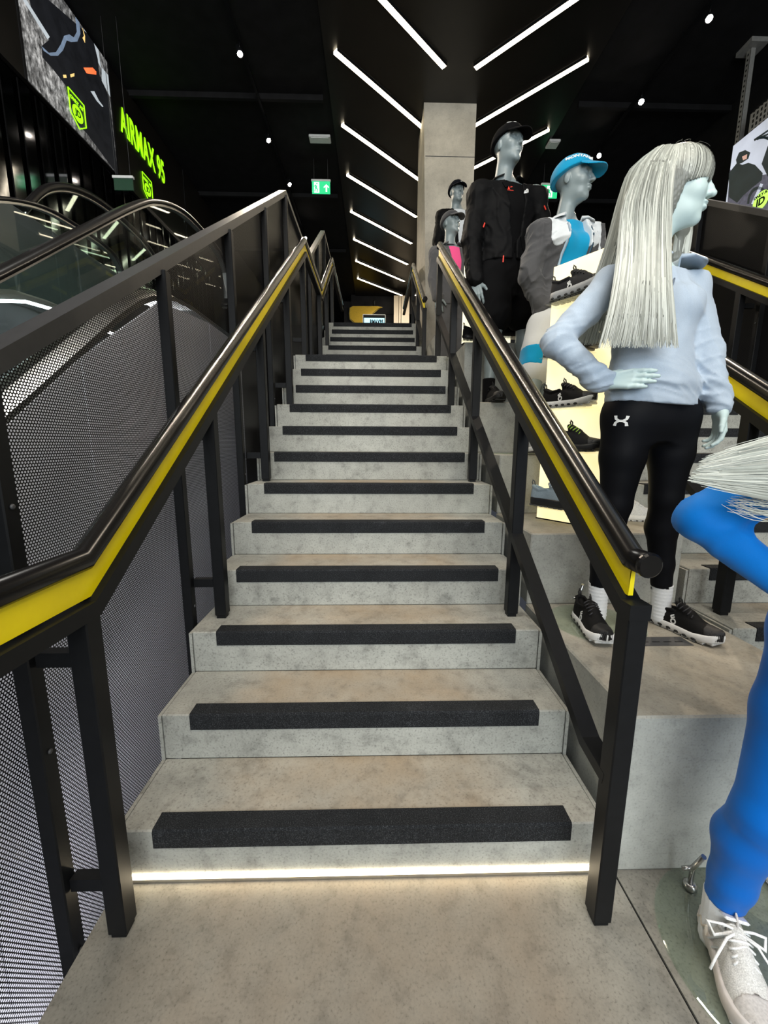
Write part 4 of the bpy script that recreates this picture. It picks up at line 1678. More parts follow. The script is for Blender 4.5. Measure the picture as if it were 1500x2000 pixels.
def shoe(parent, M, mt, L=0.285, thick=1.0, mark=None, mark_m=None, label=None, cat='shoe', group=None, pods=True, h=0.004, loops=True, toe_cap=True, chunky=False, lace_n=5):
    """M: world matrix; local x towards the toe, y to the left, z up, origin under the heel"""
    k = L / 0.285
    xs = [0.0, .012, .035, .07, .11, .15, .19, .225, .255, .274, .285]
    wl = [.004, .021, .032, .034, .034, .039, .045, .046, .039, .026, .004]
    hs = [.060, .083, .084, .074, .073, .078, .066, .052, .043, .036, .026]
    if chunky:
        wl = [w * 1.07 for w in wl]
    zt = (.030 if not chunky else .036) * thick          # top of the sole

    def rock(x):
        return .010 * max(0, (x - .19) / .095) ** 2 * 1.6 + .004 * max(0, (.03 - x) / .03) ** 2
    tx, tw = spl(xs, np.stack([wl, hs], 1), 80)

    def f(P):
        x = np.clip(P[:, 0], 0, .285)
        w = np.interp(x, tx, tw[:, 0]).astype(np.float32) * 0.96
        hh = np.interp(x, tx, tw[:, 1]).astype(np.float32)
        zb = zt * .55 + np.array(.016 * np.maximum(0, (x - .19) / .095) ** 2, np.float32)
        z = P[:, 2] - zb
        e = 2.4
        q = (np.abs(P[:, 1]) / w) ** e + (np.maximum(z, 0) / hh) ** e
        dd = (q ** (1 / e) - 1) * np.minimum(w, hh) * .8
        dx = np.maximum(-P[:, 0], P[:, 0] - .285)
        dd = np.maximum(np.maximum(dd, dx), -z - .004)
        dd = smax(dd, -ell(P, (.066, 0, zt * .55 + .093), (.056, .024, .042)), .006)
        # padded collar rim and tongue
        dd = smin(dd, chain(P, [(.012, 0, zt * .55 + .082), (.018, .016, zt * .55 + .080), (.06, .027, zt * .55 + .064), (.105, .022, zt * .55 + .072)], [.005] * 4, .004), .008)
        dd = smin(dd, chain(P, [(.012, 0, zt * .55 + .082), (.018, -.016, zt * .55 + .080), (.06, -.027, zt * .55 + .064), (.105, -.022, zt * .55 + .072)], [.005] * 4, .004), .008)
        dd = smin(dd, chain(P, [(.108, 0, zt * .55 + .098), (.125, 0, zt * .55 + .088), (.16, 0, zt * .55 + .070), (.19, 0, zt * .55 + .052)], [.010, .016, .018, .016], .01), .01)
        return dd
    me = grid_mesh(f, (-.01, -.06, 0), (.295, .06, .155), h, 'upper')
    SM = M @ Matrix.Diagonal((k, k, k, 1))
    if label:
        root = thing('shoe', label, cat, M.translation, group=group)
        me.transform(SM)
        up = mesh_obj('upper', me, mt['u'], root)
        par = root
    else:
        me.transform(SM)
        up = mesh_obj('shoe', me, mt['u'], parent)
        par = up

    def fin(a, name, m):
        me2 = a.mesh(name)
        me2.transform(SM)
        return mesh_obj(name, me2, m, par)
    # midsole with flared, slightly scalloped wall
    n = 48
    th = np.linspace(0, 2 * math.pi, n, endpoint=False)

    def ring(z, grow, zr):
        out = []
        for t_ in th:
            # walk round the outline
            cx = .1425 + .1425 * math.cos(t_) * (1 + grow * .5)
            w = float(np.interp(np.clip(cx, 0.0005, .2845), tx, tw[:, 0])) * (1.04 + grow)
            w = max(w, .018 * (1 - abs(math.cos(t_)) ** 6)) if abs(math.cos(t_)) < .995 else w * .6
            out.append((cx, w * (1 if math.sin(t_) >= 0 else -1) * min(1, abs(math.sin(t_)) * 2.2), z + zr * rock(cx) + (.006 * max(0, (cx - .20) / .085) if z > .02 else 0)))
        return out
    a = MB()
    lv = [(0.008 * thick, -.02, 1.0), (.012 * thick, .05, 1.0), (zt * .70, .07, 1.0), (zt, .03, 1.0), (zt + .003, -.04, 1.0)]
    vs, fs = [], []
    for z, g, zr in lv:
        vs += ring(z, g, zr)
    for i in range(len(lv) - 1):
        for j in range(n):
            fs.append((i * n + j, i * n + (j + 1) % n, (i + 1) * n + (j + 1) % n, (i + 1) * n + j))
    fs += [tuple(range(n))[::-1], tuple(range((len(lv) - 1) * n, len(lv) * n))]
    a.add(vs, fs, 0, True)
    fin(a, 'midsole', mt['s'])
    # outsole blocks
    a = MB()
    for q in range(9):
        x0 = .012 + q * .0295
        w0 = float(np.interp(x0 + .012, tx, tw[:, 0])) * .98
        zb = rock(x0 + .012)
        a.box((x0, -w0, zb), (x0 + .023, w0, zb + .010 * thick), bev=.002)
    fin(a, 'outsole', mt['o'])
    if pods:
        a = MB()
        for s in (-1, 1):
            for q in range(6):
                x0 = .035 + q * .035
                w0 = float(np.interp(x0, tx, tw[:, 0])) * 1.085
                a.lathe([(0.0, 0.0), (.0055, 0.0), (.0050, .0015), (0.0, .0015)], (x0, s * w0, zt * .42 + rock(x0)), 10,
                        M=Matrix.Rotation(-s * math.pi / 2, 4, 'X') @ Matrix.Diagonal((1.9, 1, 1, 1)))
        fin(a, 'sole_openings', mt['i'])
    # laces
    a = MB()
    for q in range(lace_n):
        x0 = .122 + q * .066 / lace_n
        zz = lambda y: zt * .55 + float(np.interp(x0, [.12, .16, .19], [.106, .090, .070])) - abs(y) ** 1.6 * 5.0
        a.tube([(x0 + .004 * math.sin(3 * y / .03 + q), y, zz(y)) for y in np.linspace(-.026, .026, 7)], .0026, 6)
    fin(a, 'laces', mt['l'])
    if loops:
        z0, z1 = zt * .55 + .085, zt * .55 + .104
        a = MB()
        a.tube([(.014, -.003, z0 - .004), (.002, -.002, z0 + .012), (.004, 0, z0 + .026), (.014, .002, z0 + .020), (.018, .003, z0)], .0030, 6)
        fin(a, 'heel_loop', mt['a'])
        a = MB()
        a.tube([(.118, 0, z1 - .004), (.110, 0, z1 + .014), (.112, 0, z1 + .022), (.122, 0, z1 + .014), (.126, 0, z1 - .004)], .0030, 6)
        fin(a, 'tongue_loop', mt['a'])
    if toe_cap:
        # reinforcement panel over the toe
        g = lambda P: np.maximum(f(P) - .0014, np.maximum(.232 - P[:, 0] - .4 * P[:, 2] + .02, -f(P) - .003))
        m2 = grid_mesh(g, (.20, -.055, 0), (.295, .055, .08), .004, 'toe_cap')
        m2.transform(SM)
        mesh_obj('toe_cap', m2, mt['a'], par)
    if mark:
        for s in (-1, 1):
            m3 = text_mesh(mark, .030, .0006, .0012)
            nrm = np.array([0, s, .25])
            nrm /= np.linalg.norm(nrm)
            drape(m3, (.115, s * .036, zt * .55 + .036), (-.5, 0, .85), (0.85 * s, 0, .5), nrm, f, .0006)
            m3.transform(SM)
            mesh_obj('mark', m3, mark_m or M_WHITEPR, par)
    return (root if label else up)


M_WHITEPR = mat('white_print', (0.82, 0.83, 0.82), 0.6, var=0.03)


def place(p, ang, z, roll=0.0, pitch=0.0):
    """shoe matrix: heel point p (x, y), toe direction angle ang (radians)"""
    return Matrix.Translation((p[0], p[1], z)) @ Matrix.Rotation(ang, 4, 'Z') @ Matrix.Rotation(pitch, 4, 'Y') @ Matrix.Rotation(roll, 4, 'X')
# ================================================================ mannequins
M_MANQ_P = mat('pale_mannequin', srgb(196, 216, 216), 0.42, var=0.02, scale=6)
M_MANQ_G = mat('grey_mannequin', srgb(128, 140, 143), 0.36, var=0.04, scale=6)


class Fig:
    def __init__(s, J, male=False, slim=1.0):
        s.J = {k: np.array(v, float) for k, v in J.items()}
        J = s.J
        s.male = male
        sd = J['shL'] - J['shR']
        s.yaw = math.atan2(sd[1], sd[0])
        hd = J['hipL'] - J['hipR']
        hy = math.atan2(hd[1], hd[0])
        s.front = np.array([math.sin(s.yaw), -math.cos(s.yaw), 0.0])
        zh = (J['hipR'][2] + J['hipL'][2]) / 2
        zs = (J['shR'][2] + J['shL'][2]) / 2
        T = zs - zh
        mid = lambda t_: J['pel'] * (1 - t_) + J['neck'] * t_
        if male:
            tab = [(-.20, .125, .085), (-.06, .160, .108), (.08, .158, .105), (.34, .140, .096), (.60, .166, .110), (.80, .186, .118), (.97, .160, .094), (1.06, .095, .07), (1.16, .058, .056), (1.24, .050, .05)]
        else:
            tab = [(-.20, .115, .08), (-.06, .160, .105), (.08, .155, .100), (.38, .118, .082), (.60, .128, .090), (.80, .138, .096), (.97, .122, .074), (1.06, .078, .06), (1.15, .050, .05), (1.22, .045, .045)]
        st = []
        for t_, w, d in tab:
            m = mid(min(max(t_, 0), 1.15))
            st.append((zh + t_ * T, m[0], m[1], w * slim, d * slim))
        s.zh, s.zs, s.T = zh, zs, T
        s.loft = LoftZ(st, s.yaw)
        s.bust = None if male else [mid(.74) + s.front * .075 + np.array([math.cos(s.yaw), math.sin(s.yaw), 0]) * k * .065 for k in (-1, 1)]

    def torso(s, P, off=0.0):
        d = s.loft(P, off)
        if s.bust is not None:
            for b in s.bust:
                d = smin(d, np.linalg.norm(P - V3(b), axis=1) - .038 - off, .07)
        r = .062 if s.male else .044
        nb = s.J['neck'] - np.array([0, 0, .045 if s.male else .035])
        for k in 'RL':
            d = smin(d, cap(P, nb, s.J['sh' + k], r + off, r * .9 + off), .05)
        return d

    def arm(s, P, k, off=0.0, end=1.0, grow=0.0):
        J = s.J
        sh, el, wr = J['sh' + k], J['el' + k], J['wr' + k]
        r = (.056, .044, .041, .028) if s.male else (.047, .037, .035, .024)
        e = el + (wr - el) * end
        re = r[2] + (r[3] - r[2]) * end
        d = cap(P, sh, el, r[0] + off, r[1] + off + grow * .5)
        return smin(d, cap(P, el, e, r[2] + off + grow * .5, re + off + grow), .02)

    def leg(s, P, k, off=0.0, a=0.0, b=1.0, grow=0.0):
        """a..b: part of the leg, 0 hip, 0.5 knee, 1 ankle"""
        J = s.J
        hip, kn, an = J['hip' + k], J['knee' + k], J['ank' + k]
        m = 1.08 if s.male else 1.0
        thi = hip + (kn - hip) * .45
        calf = kn + (an - kn) * .30 - s.front * .014
        low = kn + (an - kn) * .68 - s.front * .004
        pts = [hip, thi, kn, calf, low, an]
        ts = [0, .225, .5, .65, .84, 1.0]
        rs = [.088, .076, .052, .054, .040, .034]
        q = [(p, r * m + off) for p, r, t_ in zip(pts, rs, ts)]
        tt = np.array(ts)
        P_ = np.array(pts)
        f_ = lambda t_: np.array([np.interp(t_, tt, P_[:, i]) for i in range(3)])
        keep = [a] + [t_ for t_ in ts if a < t_ < b] + [b]
        pp = [f_(t_) for t_ in keep]
        rr = [float(np.interp(t_, tt, rs)) * m + off + grow * t_ for t_ in keep]
        return chain(P, pp, rr, .02)

    def body(s, P):
        d = s.torso(P)
        for k in 'RL':
            d = smin(d, s.arm(P, k), .04)
            d = smin(d, s.leg(P, k), .03)
            d = smin(d, np.linalg.norm(P - V3(s.J['sh' + k]), axis=1) - (.058 if s.male else .048), .03)
        return d

    def box(s, pad=.14):
        a = np.array(list(s.J.values()))
        return a.min(0) - pad, a.max(0) + pad


def dress(root, name, f, lo, hi, h, m):
    return mesh_obj(name, grid_mesh(f, lo, hi, h, name), m, root)


def fabric(name, col, rough=0.85, var=0.08, scale=500, bump=0.1, sheen=0.2):
    return mat(name, col, rough, var=var, scale=scale, bump=bump, sheen=sheen, detail=2, spec=.12)


def hand(root, m, *a, **k):
    f = hand_sdf(*a, **k)
    return mesh_obj('hand', grid_mesh(f, f.lo, f.hi, .0028, 'hand'), m, root)


def stand(root, c, r, z, leg=None):
    """round glass base plate with a steel calf rod"""
    a = MB()
    a.lathe([(r - .004, 0), (r, .002), (r, .006), (r - .004, .008)], (c[0], c[1], z + .0005), 56, smooth=False)
    a.build('glass_base', M_BASEGL, root)
    if leg is not None:
        a = MB()
        a.tube([(leg[0], leg[1], z + .008), (leg[0] - .004, leg[1] - .004, z + .08), (leg[0] - .002, leg[1] - .03, z + .15)], .007, 8)
        a.lathe([(.0, -.004), (.018, -.004), (.018, .008), (.010, .014)], (leg[0], leg[1], z + .012), 12)
        a.tube([(leg[0] - .03, leg[1], z + .075), (leg[0] + .005, leg[1], z + .078)], .006, 8)
        a.build('support_rod', M_STEEL, root)


M_BASEGL = glass('glass_base_green', (0.92, 0.965, 0.94), 0.02, 0.975)


# ---------------------------------------------------------------- hair made of thin ribbons over a solid core
def strands(name, guides, n, width, m, root, seed, seg=14, rag=0.05, jitter=.006):
    """guides: list of (centre, side vector, half width, half thickness, outward) along the lock"""
    r = np.random.RandomState(seed)
    C = np.array([g[0] for g in guides], float)
    S = np.array([np.array(g[1], float) / np.linalg.norm(g[1]) for g in guides])
    W = np.array([g[2] for g in guides], float)
    T = np.array([g[3] for g in guides], float)
    N = np.array([np.array(g[4], float) / np.linalg.norm(g[4]) for g in guides])
    k = len(guides)
    _, Cs = spl(np.arange(k), C, 60)
    _, Ws = spl(np.arange(k), W, 60)
    _, Ts = spl(np.arange(k), T, 60)
    Ss = np.stack([np.interp(np.linspace(0, k - 1, 60), np.arange(k), S[:, i]) for i in range(3)], 1)
    Ns = np.stack([np.interp(np.linspace(0, k - 1, 60), np.arange(k), N[:, i]) for i in range(3)], 1)
    verts, faces = [], []
    for q in range(n):
        u = r.uniform(-1, 1)
        v = r.uniform(.55, 1.05)
        e = 1.0 - abs(r.normal()) * rag
        st = max(0.0, r.uniform(-.12, .06))
        w = width * r.uniform(.5, 1.3)
        ph, am = r.rand() * 6.28, jitter * r.uniform(.2, 1)
        du = r.normal() * .05
        ts = np.linspace(st, max(e, st + .2), seg)
        base = len(verts)
        for i, t_ in enumerate(ts):
            x = t_ * 59
            j = min(int(x), 58)
            fr = x - j
            g = lambda A: A[j] * (1 - fr) + A[j + 1] * fr
            uu = np.clip(u + du * t_, -1, 1)
            p = g(Cs) + g(Ss) * uu * g(Ws)[0] + g(Ns) * (v * g(Ts)[0] * math.sqrt(max(0, 1 - uu * uu * .8)) + .0015) + g(Ss) * am * math.sin(ph + 5 * t_) + g(Ns) * am * .4 * math.cos(ph + 7 * t_)
            ww = w * (1 - .75 * (i / (seg - 1)) ** 3)
            dv = g(Ss) * ww * .5 + g(Ns) * ww * .25 * math.sin(ph)
            verts += [p - dv, p + dv]
        for i in range(seg - 1):
            b = base + 2 * i
            faces.append((b, b + 1, b + 3, b + 2))
    return np_mesh(name, np.array(verts), np.array(faces), True, np.repeat(r.uniform(.25, 1.0, n), 2 * seg))


def lock_sdf(guides):
    pts = [g for g in guides]

    def f(P):
        o = None
        for a, b in zip(pts[:-1], pts[1:]):
            ca, cb = V3(a[0]), V3(b[0])
            ax = cb - ca
            h = np.clip(((P - ca) @ ax) / float(ax @ ax), 0, 1)
            c = ca + h[:, None] * ax
            q = P - c
            sv = np.array(a[1], float) / np.linalg.norm(a[1])
            nv = np.array(a[4], float)
            nv = nv - sv * (nv @ sv)
            nv /= np.linalg.norm(nv)
            tv = np.cross(sv, nv)
            w = a[2] + (b[2] - a[2]) * h
            t_ = a[3] + (b[3] - a[3]) * h
            u_, v_, l_ = q @ V3(sv), q @ V3(nv), q @ V3(tv)
            k0 = np.sqrt((u_ / w) ** 2 + (v_ / t_) ** 2 + (l_ / t_) ** 2) + 1e-6
            k1 = np.sqrt((u_ / w ** 2) ** 2 + (v_ / t_ ** 2) ** 2 + (l_ / t_ ** 2) ** 2) + 1e-6
            d = np.where(k0 > .3, k0 * (k0 - 1) / k1, (k0 - 1) * np.minimum(w, t_))
            o = d if o is None else smin(o, d, .02)
        return o
    return f


def hair_mat(name, c0, c1):
    """each strand carries its own tone"""
    m, nt, p = _nt(name)
    at_ = _nd(nt, 'ShaderNodeAttribute', attribute_name='tone')
    n = _noise(nt, 30, 2)
    ad = _nd(nt, 'ShaderNodeMath', operation='MULTIPLY_ADD')
    nt.links.new(n.outputs[0], ad.inputs[0])
    ad.inputs[1].default_value = 0.25
    nt.links.new(at_.outputs['Fac'], ad.inputs[2])
    r = _ramp(nt, ad.outputs[0], [(0.15, c0), (1.0, c1)])  # dark end is painted shade: the core has no tone and falls there
    nt.links.new(r.outputs[0], p.inputs['Base Color'])
    p.inputs['Roughness'].default_value = 0.40
    p.inputs['Specular IOR Level'].default_value = 0.4
    return m


M_HAIR = hair_mat('silver_blond_hair', srgb(122, 124, 118), srgb(208, 211, 202))


def ribbon_mesh(paths, width, centre, seed):
    r = np.random.RandomState(seed)
    verts, faces = [], []
    for pts in paths:
        pts = np.array(pts, float)
        w = width * r.uniform(.5, 1.3)
        b0 = len(verts)
        n = len(pts)
        for i in range(n):
            t_ = pts[min(i + 1, n - 1)] - pts[max(i - 1, 0)]
            nn = pts[i] - centre
            sv = np.cross(t_, nn)
            sv /= np.linalg.norm(sv) + 1e-9
            ww = w * (1 - .7 * (i / (n - 1)) ** 3) * .5
            verts += [pts[i] - sv * ww, pts[i] + sv * ww]
        for i in range(n - 1):
            k = b0 + 2 * i
            faces.append((k, k + 1, k + 3, k + 2))
    tone = np.repeat(r.uniform(.25, 1.0, len(paths)), [2 * len(p) for p in paths])
    return np_mesh('hair', np.array(verts), np.array(faces), True, tone)


# ---------------------------------------------------------------- marks
def ua_mark(s):
    up = [(-.52, .52), (-.30, .56), (-.27, .22), (-.10, .06), (.10, .06), (.27, .22), (.30, .56), (.52, .52), (.44, .10), (.20, -.16), (-.20, -.16), (-.44, .10)]
    lo = [(x, -y) for x, y in up][::-1]
    f = lambda P_: [(x * s, y * s * .60) for x, y in P_]
    a, b = [(x, y + .07) for x, y in up], [(x, y - .07) for x, y in lo]
    return [f(a[:6] + a[6:]), f(b)]


def dome_mark(s):
    """three quarter-circle bands"""
    out = []
    for r0, r1 in ((.0, .30), (.36, .60), (.66, .92)):
        q = []
        for t_ in np.linspace(0, math.pi / 2, 9):
            q.append((r1 * math.cos(t_) * s, r1 * math.sin(t_) * s))
        for t_ in np.linspace(math.pi / 2, 0, 9):
            q.append((max(r0, .001) * math.cos(t_) * s, max(r0, .001) * math.sin(t_) * s))
        out.append(q)
    return out


def swoosh_mark(s):
    return [[(-.5 * s, .05 * s), (-.38 * s, -.16 * s), (-.1 * s, -.12 * s), (.55 * s, .22 * s), (-.12 * s, -.02 * s), (-.36 * s, -.04 * s)]]


def decal(root, name, me, sdf, px, py, Y0, m, off=.0008, right=(1, 0, 0), up=(0, 0, 1)):
    p, n = surf(sdf, px, py, Y0)
    drape(me, p, right, up, n, sdf, off)
    return mesh_obj(name, me, m, root)


def collar(root, nk, fa, m, a0=.55, k=1.0, flare=1.0):
    """folded-out stand collar, open to the front"""
    for s in (1, -1):
        a = MB()
        rows = []
        N = 18
        a1 = 3.05
        for i in range(N + 1):
            t_ = a0 + (a1 - a0) * i / N
            ang = fa + s * t_
            fl = (1.0 if t_ < 1.6 else max(.35, 1.6 - t_ * .45)) * flare
            prof = [(.066, -.025), (.070, .020), (.076, .034), (.086 + .028 * fl, .030 - .004 * fl), (.100 + .052 * fl, .010 - .012 * fl), (.104 + .052 * fl, .004 - .012 * fl), (.092 + .03 * fl, .016), (.076, .022), (.072, -.025)]
            rows.append([(nk[0] + math.cos(ang) * r * k, nk[1] + math.sin(ang) * r * k, nk[2] + z * k) for r, z in prof])
        m_ = len(rows[0])
        vs = [v for r in rows for v in r]
        fs = []
        for i in range(N):
            for j in range(m_):
                q = (j + 1) % m_
                fs.append((i * m_ + j, i * m_ + q, (i + 1) * m_ + q, (i + 1) * m_ + j))
        fs += [tuple(range(m_))[::-1], tuple(range(N * m_, (N + 1) * m_))]
        a.add(vs, fs, 0, True)
        a.build('collar', m, root)


# ================================================================ 1. pale mannequin with long silver hair, hand on hip
def fig_front():
    Z0 = .525
    root = thing('mannequin', 'pale female mannequin with long silver hair, light blue top and black leggings, hand on hip', 'mannequin', (1.12, .52, Z0))
    J = dict(pel=at(1270, 790, .58), hipR=at(1226, 812, .57), hipL=at(1316, 812, .60), kneeR=at(1203, 985, .56), kneeL=at(1300, 975, .58),
             ankR=at(1166, 1172, .62), ankL=at(1291, 1160, .60), shR=at(1197, 553, .57), shL=at(1347, 560, .62),
             elR=at(1086, 668, .56), wrR=at(1176, 745, .53), elL=at(1378, 690, .58), wrL=at(1406, 795, .52), neck=at(1280, 535, .61))
    J['ankR'][2] = Z0 + .135
    J['ankL'][2] = Z0 + .135
    F = Fig(J)
    lo, hi = F.box()
    hi[2] = F.zs + .12
    # legs and torso are one mesh; head and hands carry the detail
    mesh_obj('body', grid_mesh(F.body, lo, hi, .010, 'body'), M_MANQ_P, root)
    hc = at(1318, 374, .585)
    hf = head_sdf(hc, (.90, -.43, -.04), scale=1.03)
    mesh_obj('head', head_mesh('head', hf, .0032), M_MANQ_P, root)
    # --- top
    hem = at(1290, 783, .47)[2]
    front = F.front

    def f_top(P):
        d = F.torso(P, .012)
        # loose drape at the waist
        zz = P[:, 2]
        loose = .022 * np.exp(-((zz - (hem + .10)) / .10) ** 2)
        d = d - loose
        for k in 'RL':
            d = smin(d, F.arm(P, k, .009, .97, .004), .035)
            d = smin(d, np.linalg.norm(P - V3(J['sh' + k]), axis=1) - .055, .03)
        # folds: horizontal swags at the waist, pulls from bust and shoulder, creases at elbows and cuffs
        g = P @ V3(front)
        side = P[:, 0] * math.cos(F.yaw) + P[:, 1] * math.sin(F.yaw)
        waist = np.exp(-((zz - (hem + .075)) / .085) ** 2)
        tilt = P.copy()
        tilt[:, 2] = zz + .20 * (side - 1.05) + 1.2 * (side - 1.10) ** 2
        d = d - .012 * ridges(tilt, 62, 3, (.16, .16, 1)) * waist - .006 * ridges(tilt, 110, 4, (.2, .2, 1)) * waist
        upper_ = np.exp(-((zz - (F.zs - .14)) / .16) ** 2)
        d = d - .006 * ridges(P, 34, 5, (1.0, 1.0, .45)) * upper_ - .003 * ridges(P, 60, 15, (1, 1, .5))
        for k in 'RL':
            el, wr = V3(J['el' + k]), V3(J['wr' + k])
            w1 = np.exp(-(np.linalg.norm(P - wr, axis=1) / .085) ** 2)
            w2 = np.exp(-(np.linalg.norm(P - el, axis=1) / .085) ** 2)
            d = d - .008 * ridges(P, 95, 8, (.8, .5, 1)) * w1 - .009 * ridges(P, 75, 9, (.6, .6, 1.1)) * w2
        hemz = hem + .012 * np.sin(side * 9.0) + .05 * np.clip((1.0 - side) * 1.2, 0, .4)
        arm_near = np.minimum(F.arm(P, 'R', .02), F.arm(P, 'L', .02))
        cut = hemz - zz
        d = np.where(arm_near < .012, d, np.maximum(d, cut))
        d = np.maximum(d, zz - (F.zs + .045))
        return d
    M_TOP = fabric('heather_blue_top', srgb(176, 190, 206), .8, var=.10, scale=700)
    dress(root, 'long_sleeve_top', f_top, lo - .02, hi + .02, .0058, M_TOP)
    collar(root, J['neck'] + np.array([0, 0, .015]), math.atan2(front[1], front[0]) + .12, M_TOP)
    # zip
    p0, n0 = surf(f_top, 1316, 545, .35)
    p1, n1 = surf(f_top, 1311, 562, .35)
    a = MB()
    a.tube([p0 + n0 * .003, (p0 + p1) / 2 + n0 * .004, p1 + n1 * .003], .0028, 6)
    a.build('zip', mat('zip_grey', srgb(110, 122, 140), .5), root)
    # --- leggings
    def f_leg(P):
        d = F.loft(P, .006)
        for k in 'RL':
            d = smin(d, F.leg(P, k, .004, 0, .97), .045)
        d = smax(d, P[:, 2] - (hem + .05), .01)
        d = np.maximum(d, (Z0 + .165) - P[:, 2])
        return d + .0012 * fold_noise(P, 35, 12)
    l2, h2 = lo.copy(), hi.copy()
    h2[2] = hem + .08
    M_LEG = fabric('black_leggings', (.0045, .005, .007), .6, var=.05, scale=600, bump=.03, sheen=.0)
    dress(root, 'leggings', f_leg, l2, h2, .0075, M_LEG)
    decal(root, 'leggings_mark', poly_mesh(ua_mark(.050)), f_leg, 1213, 822, .3, M_WHITEPR)
    # --- socks
    M_SOCK = fabric('white_sock', (.78, .80, .82), .9, var=.05)
    for k, toe in (('R', (.900, .36)), ('L', (1.335, .36))):
        an = J['ank' + k]

        def f_sock(P, k=k, an=an):
            d = cap(P, an + np.array([0, -.01, -.10]), an + np.array([0, 0, .045]), .036, .040)
            return np.maximum(d, P[:, 2] - (an[2] + .045)) + .0012 * np.sin(P[:, 2] * 420)
        s_ = mesh_obj('sock', grid_mesh(f_sock, an - .16, an + .12, .005, 'sock'), M_SOCK, root)
    mk = poly_mesh([[(x * .9, y) for x, y in q] for q in ua_mark(.016)])
    an = J['ankL']
    fs = lambda P: cap(P, an + np.array([0, -.01, -.10]), an + np.array([0, 0, .045]), .037, .041)
    decal(root, 'sock_mark', mk, fs, 1272, 1148, .4, M_BLKMET)
    # --- shoes
    mt = shoe_mats('onblack', (.006, .006, .0065), (.80, .80, .79), (.55, .55, .54), (.03, .03, .035), (.014, .014, .015))
    shoe(root, place((.930, .655), math.atan2(-.285, -.030), Z0 + .009), mt, .285, mark='On')
    shoe(root, place((1.250, .640), math.atan2(-.260, .095), Z0 + .001), mt, .285, mark='On')
    # --- hands
    wr = J['wrR']
    d = at(1262, 738, .435) - wr
    hand(root, M_MANQ_P, wr + d / np.linalg.norm(d) * .012, d, np.array([.1, .25, .9]), np.array([.2, .9, -.1]), curl=(4, 8, 6), scale=.98, thumb=(.2, .55, .8))
    wr = J['wrL']
    d = at(1404, 870, .49) - wr
    hand(root, M_MANQ_P, wr + d / np.linalg.norm(d) * .01, d, np.array([-.25, -1.0, .15]), np.array([-.95, -.1, -.1]), curl=(16, 26, 16), scale=1.0, thumb=(.75, .6, .3))
    # --- hair: scalp cap, fringe, three long falls
    HR, HC = hf.R, hf.c
    L = lambda x, y, z: HC + HR @ V3((x, y, z))           # head-local: -y is the face

    def f_scalp(P):
        p = (P - HC) @ HR
        d = ell(p, (0, .010, .040), (.092, .114, .096))
        d = smin(d, ell(p, (0, .035, -.03), (.088, .085, .11)), .04)
        # cut out the face below the fringe
        face = np.maximum(np.maximum(p[:, 1] + .010 + .25 * (p[:, 2] + .05), p[:, 2] - (.004 - 2.2 * p[:, 0] ** 2)), np.abs(p[:, 0]) - .20)
        d = smax(d, -face, .006)
        return d + .0016 * np.sin(np.arctan2(p[:, 0], p[:, 1] + .02) * 60 + 2 * fold_noise(P, 30, 2)) * np.clip((.12 - p[:, 2]) * 9, 0, 1)
    mesh_obj('hair', grid_mesh(f_scalp, HC - .16, HC + .17, .004, 'hair'), M_HAIR, root)

    def px_guides(rows):
        g = []
        for (xl, xr, y, Y, th, nrm) in rows:
            a_, b_ = at(xl, y, Y), at(xr, y, Y)
            g.append(((a_ + b_) / 2, b_ - a_, np.linalg.norm(b_ - a_) / 2, th, nrm))
        return g
    fn = (0, -1, 0)
    gF = px_guides([(1286, 1328, 291, .555, .010, (0, -.5, .9)), (1250, 1314, 325, .497, .015, (0, -1, .4)), (1219, 1307, 390, .478, .020, fn), (1209, 1306, 450, .474, .022, fn), (1204, 1306, 505, .455, .024, fn),
                    (1196, 1309, 560, .425, .024, fn), (1184, 1316, 620, .408, .020, fn), (1168, 1324, 682, .400, .010, fn)])
    bn = (-.6, -.8, 0)
    gB = px_guides([(1284, 1318, 292, .62, .010, (-.4, 0, .9)), (1236, 1264, 330, .655, .018, bn), (1218, 1248, 365, .67, .022, bn), (1204, 1240, 410, .68, .026, bn), (1185, 1228, 480, .70, .026, bn), (1160, 1212, 550, .72, .024, bn), (1132, 1192, 620, .73, .020, bn), (1110, 1178, 676, .73, .010, bn)])
    gC = px_guides([(1322, 1346, 405, .675, .014, (.5, -.3, 0)), (1316, 1346, 450, .68, .018, (.6, -.6, 0)), (1310, 1338, 505, .69, .016, (.6, -.6, 0)), (1306, 1330, 545, .70, .010, (.6, -.6, 0))])
    for g, n_, w_, sd in ((gF, 700, .0055, 1), (gB, 380, .0055, 2), (gC, 120, .0055, 3)):
        C_ = np.array([x[0] for x in g])
        mx = max(x[2] for x in g) + .03
        ggg = [(x[0], x[1], x[2] * .94, x[3] * .8, x[4]) for x in g[:-1]] + [(g[-2][0] * .3 + g[-1][0] * .7, g[-1][1], g[-1][2] * .9, .006, g[-1][4])]
        ff = lock_sdf(ggg)
        sv = np.array(g[3][1]) / np.linalg.norm(g[3][1])
        mesh_obj('hair', grid_mesh(lambda P: ff(P) + .0016 * np.sin((P @ V3(sv)) * 520 + 3 * fold_noise(P, 12, sd)), C_.min(0) - mx, C_.max(0) + mx, .006, 'hair'), M_HAIR, root)
        mesh_obj('hair', strands('hair', g, n_, w_, M_HAIR, root, sd, rag=.035), M_HAIR, root)
    # strands combed from the crown over the scalp; the front ones form the fringe
    r = np.random.RandomState(9)
    paths = []
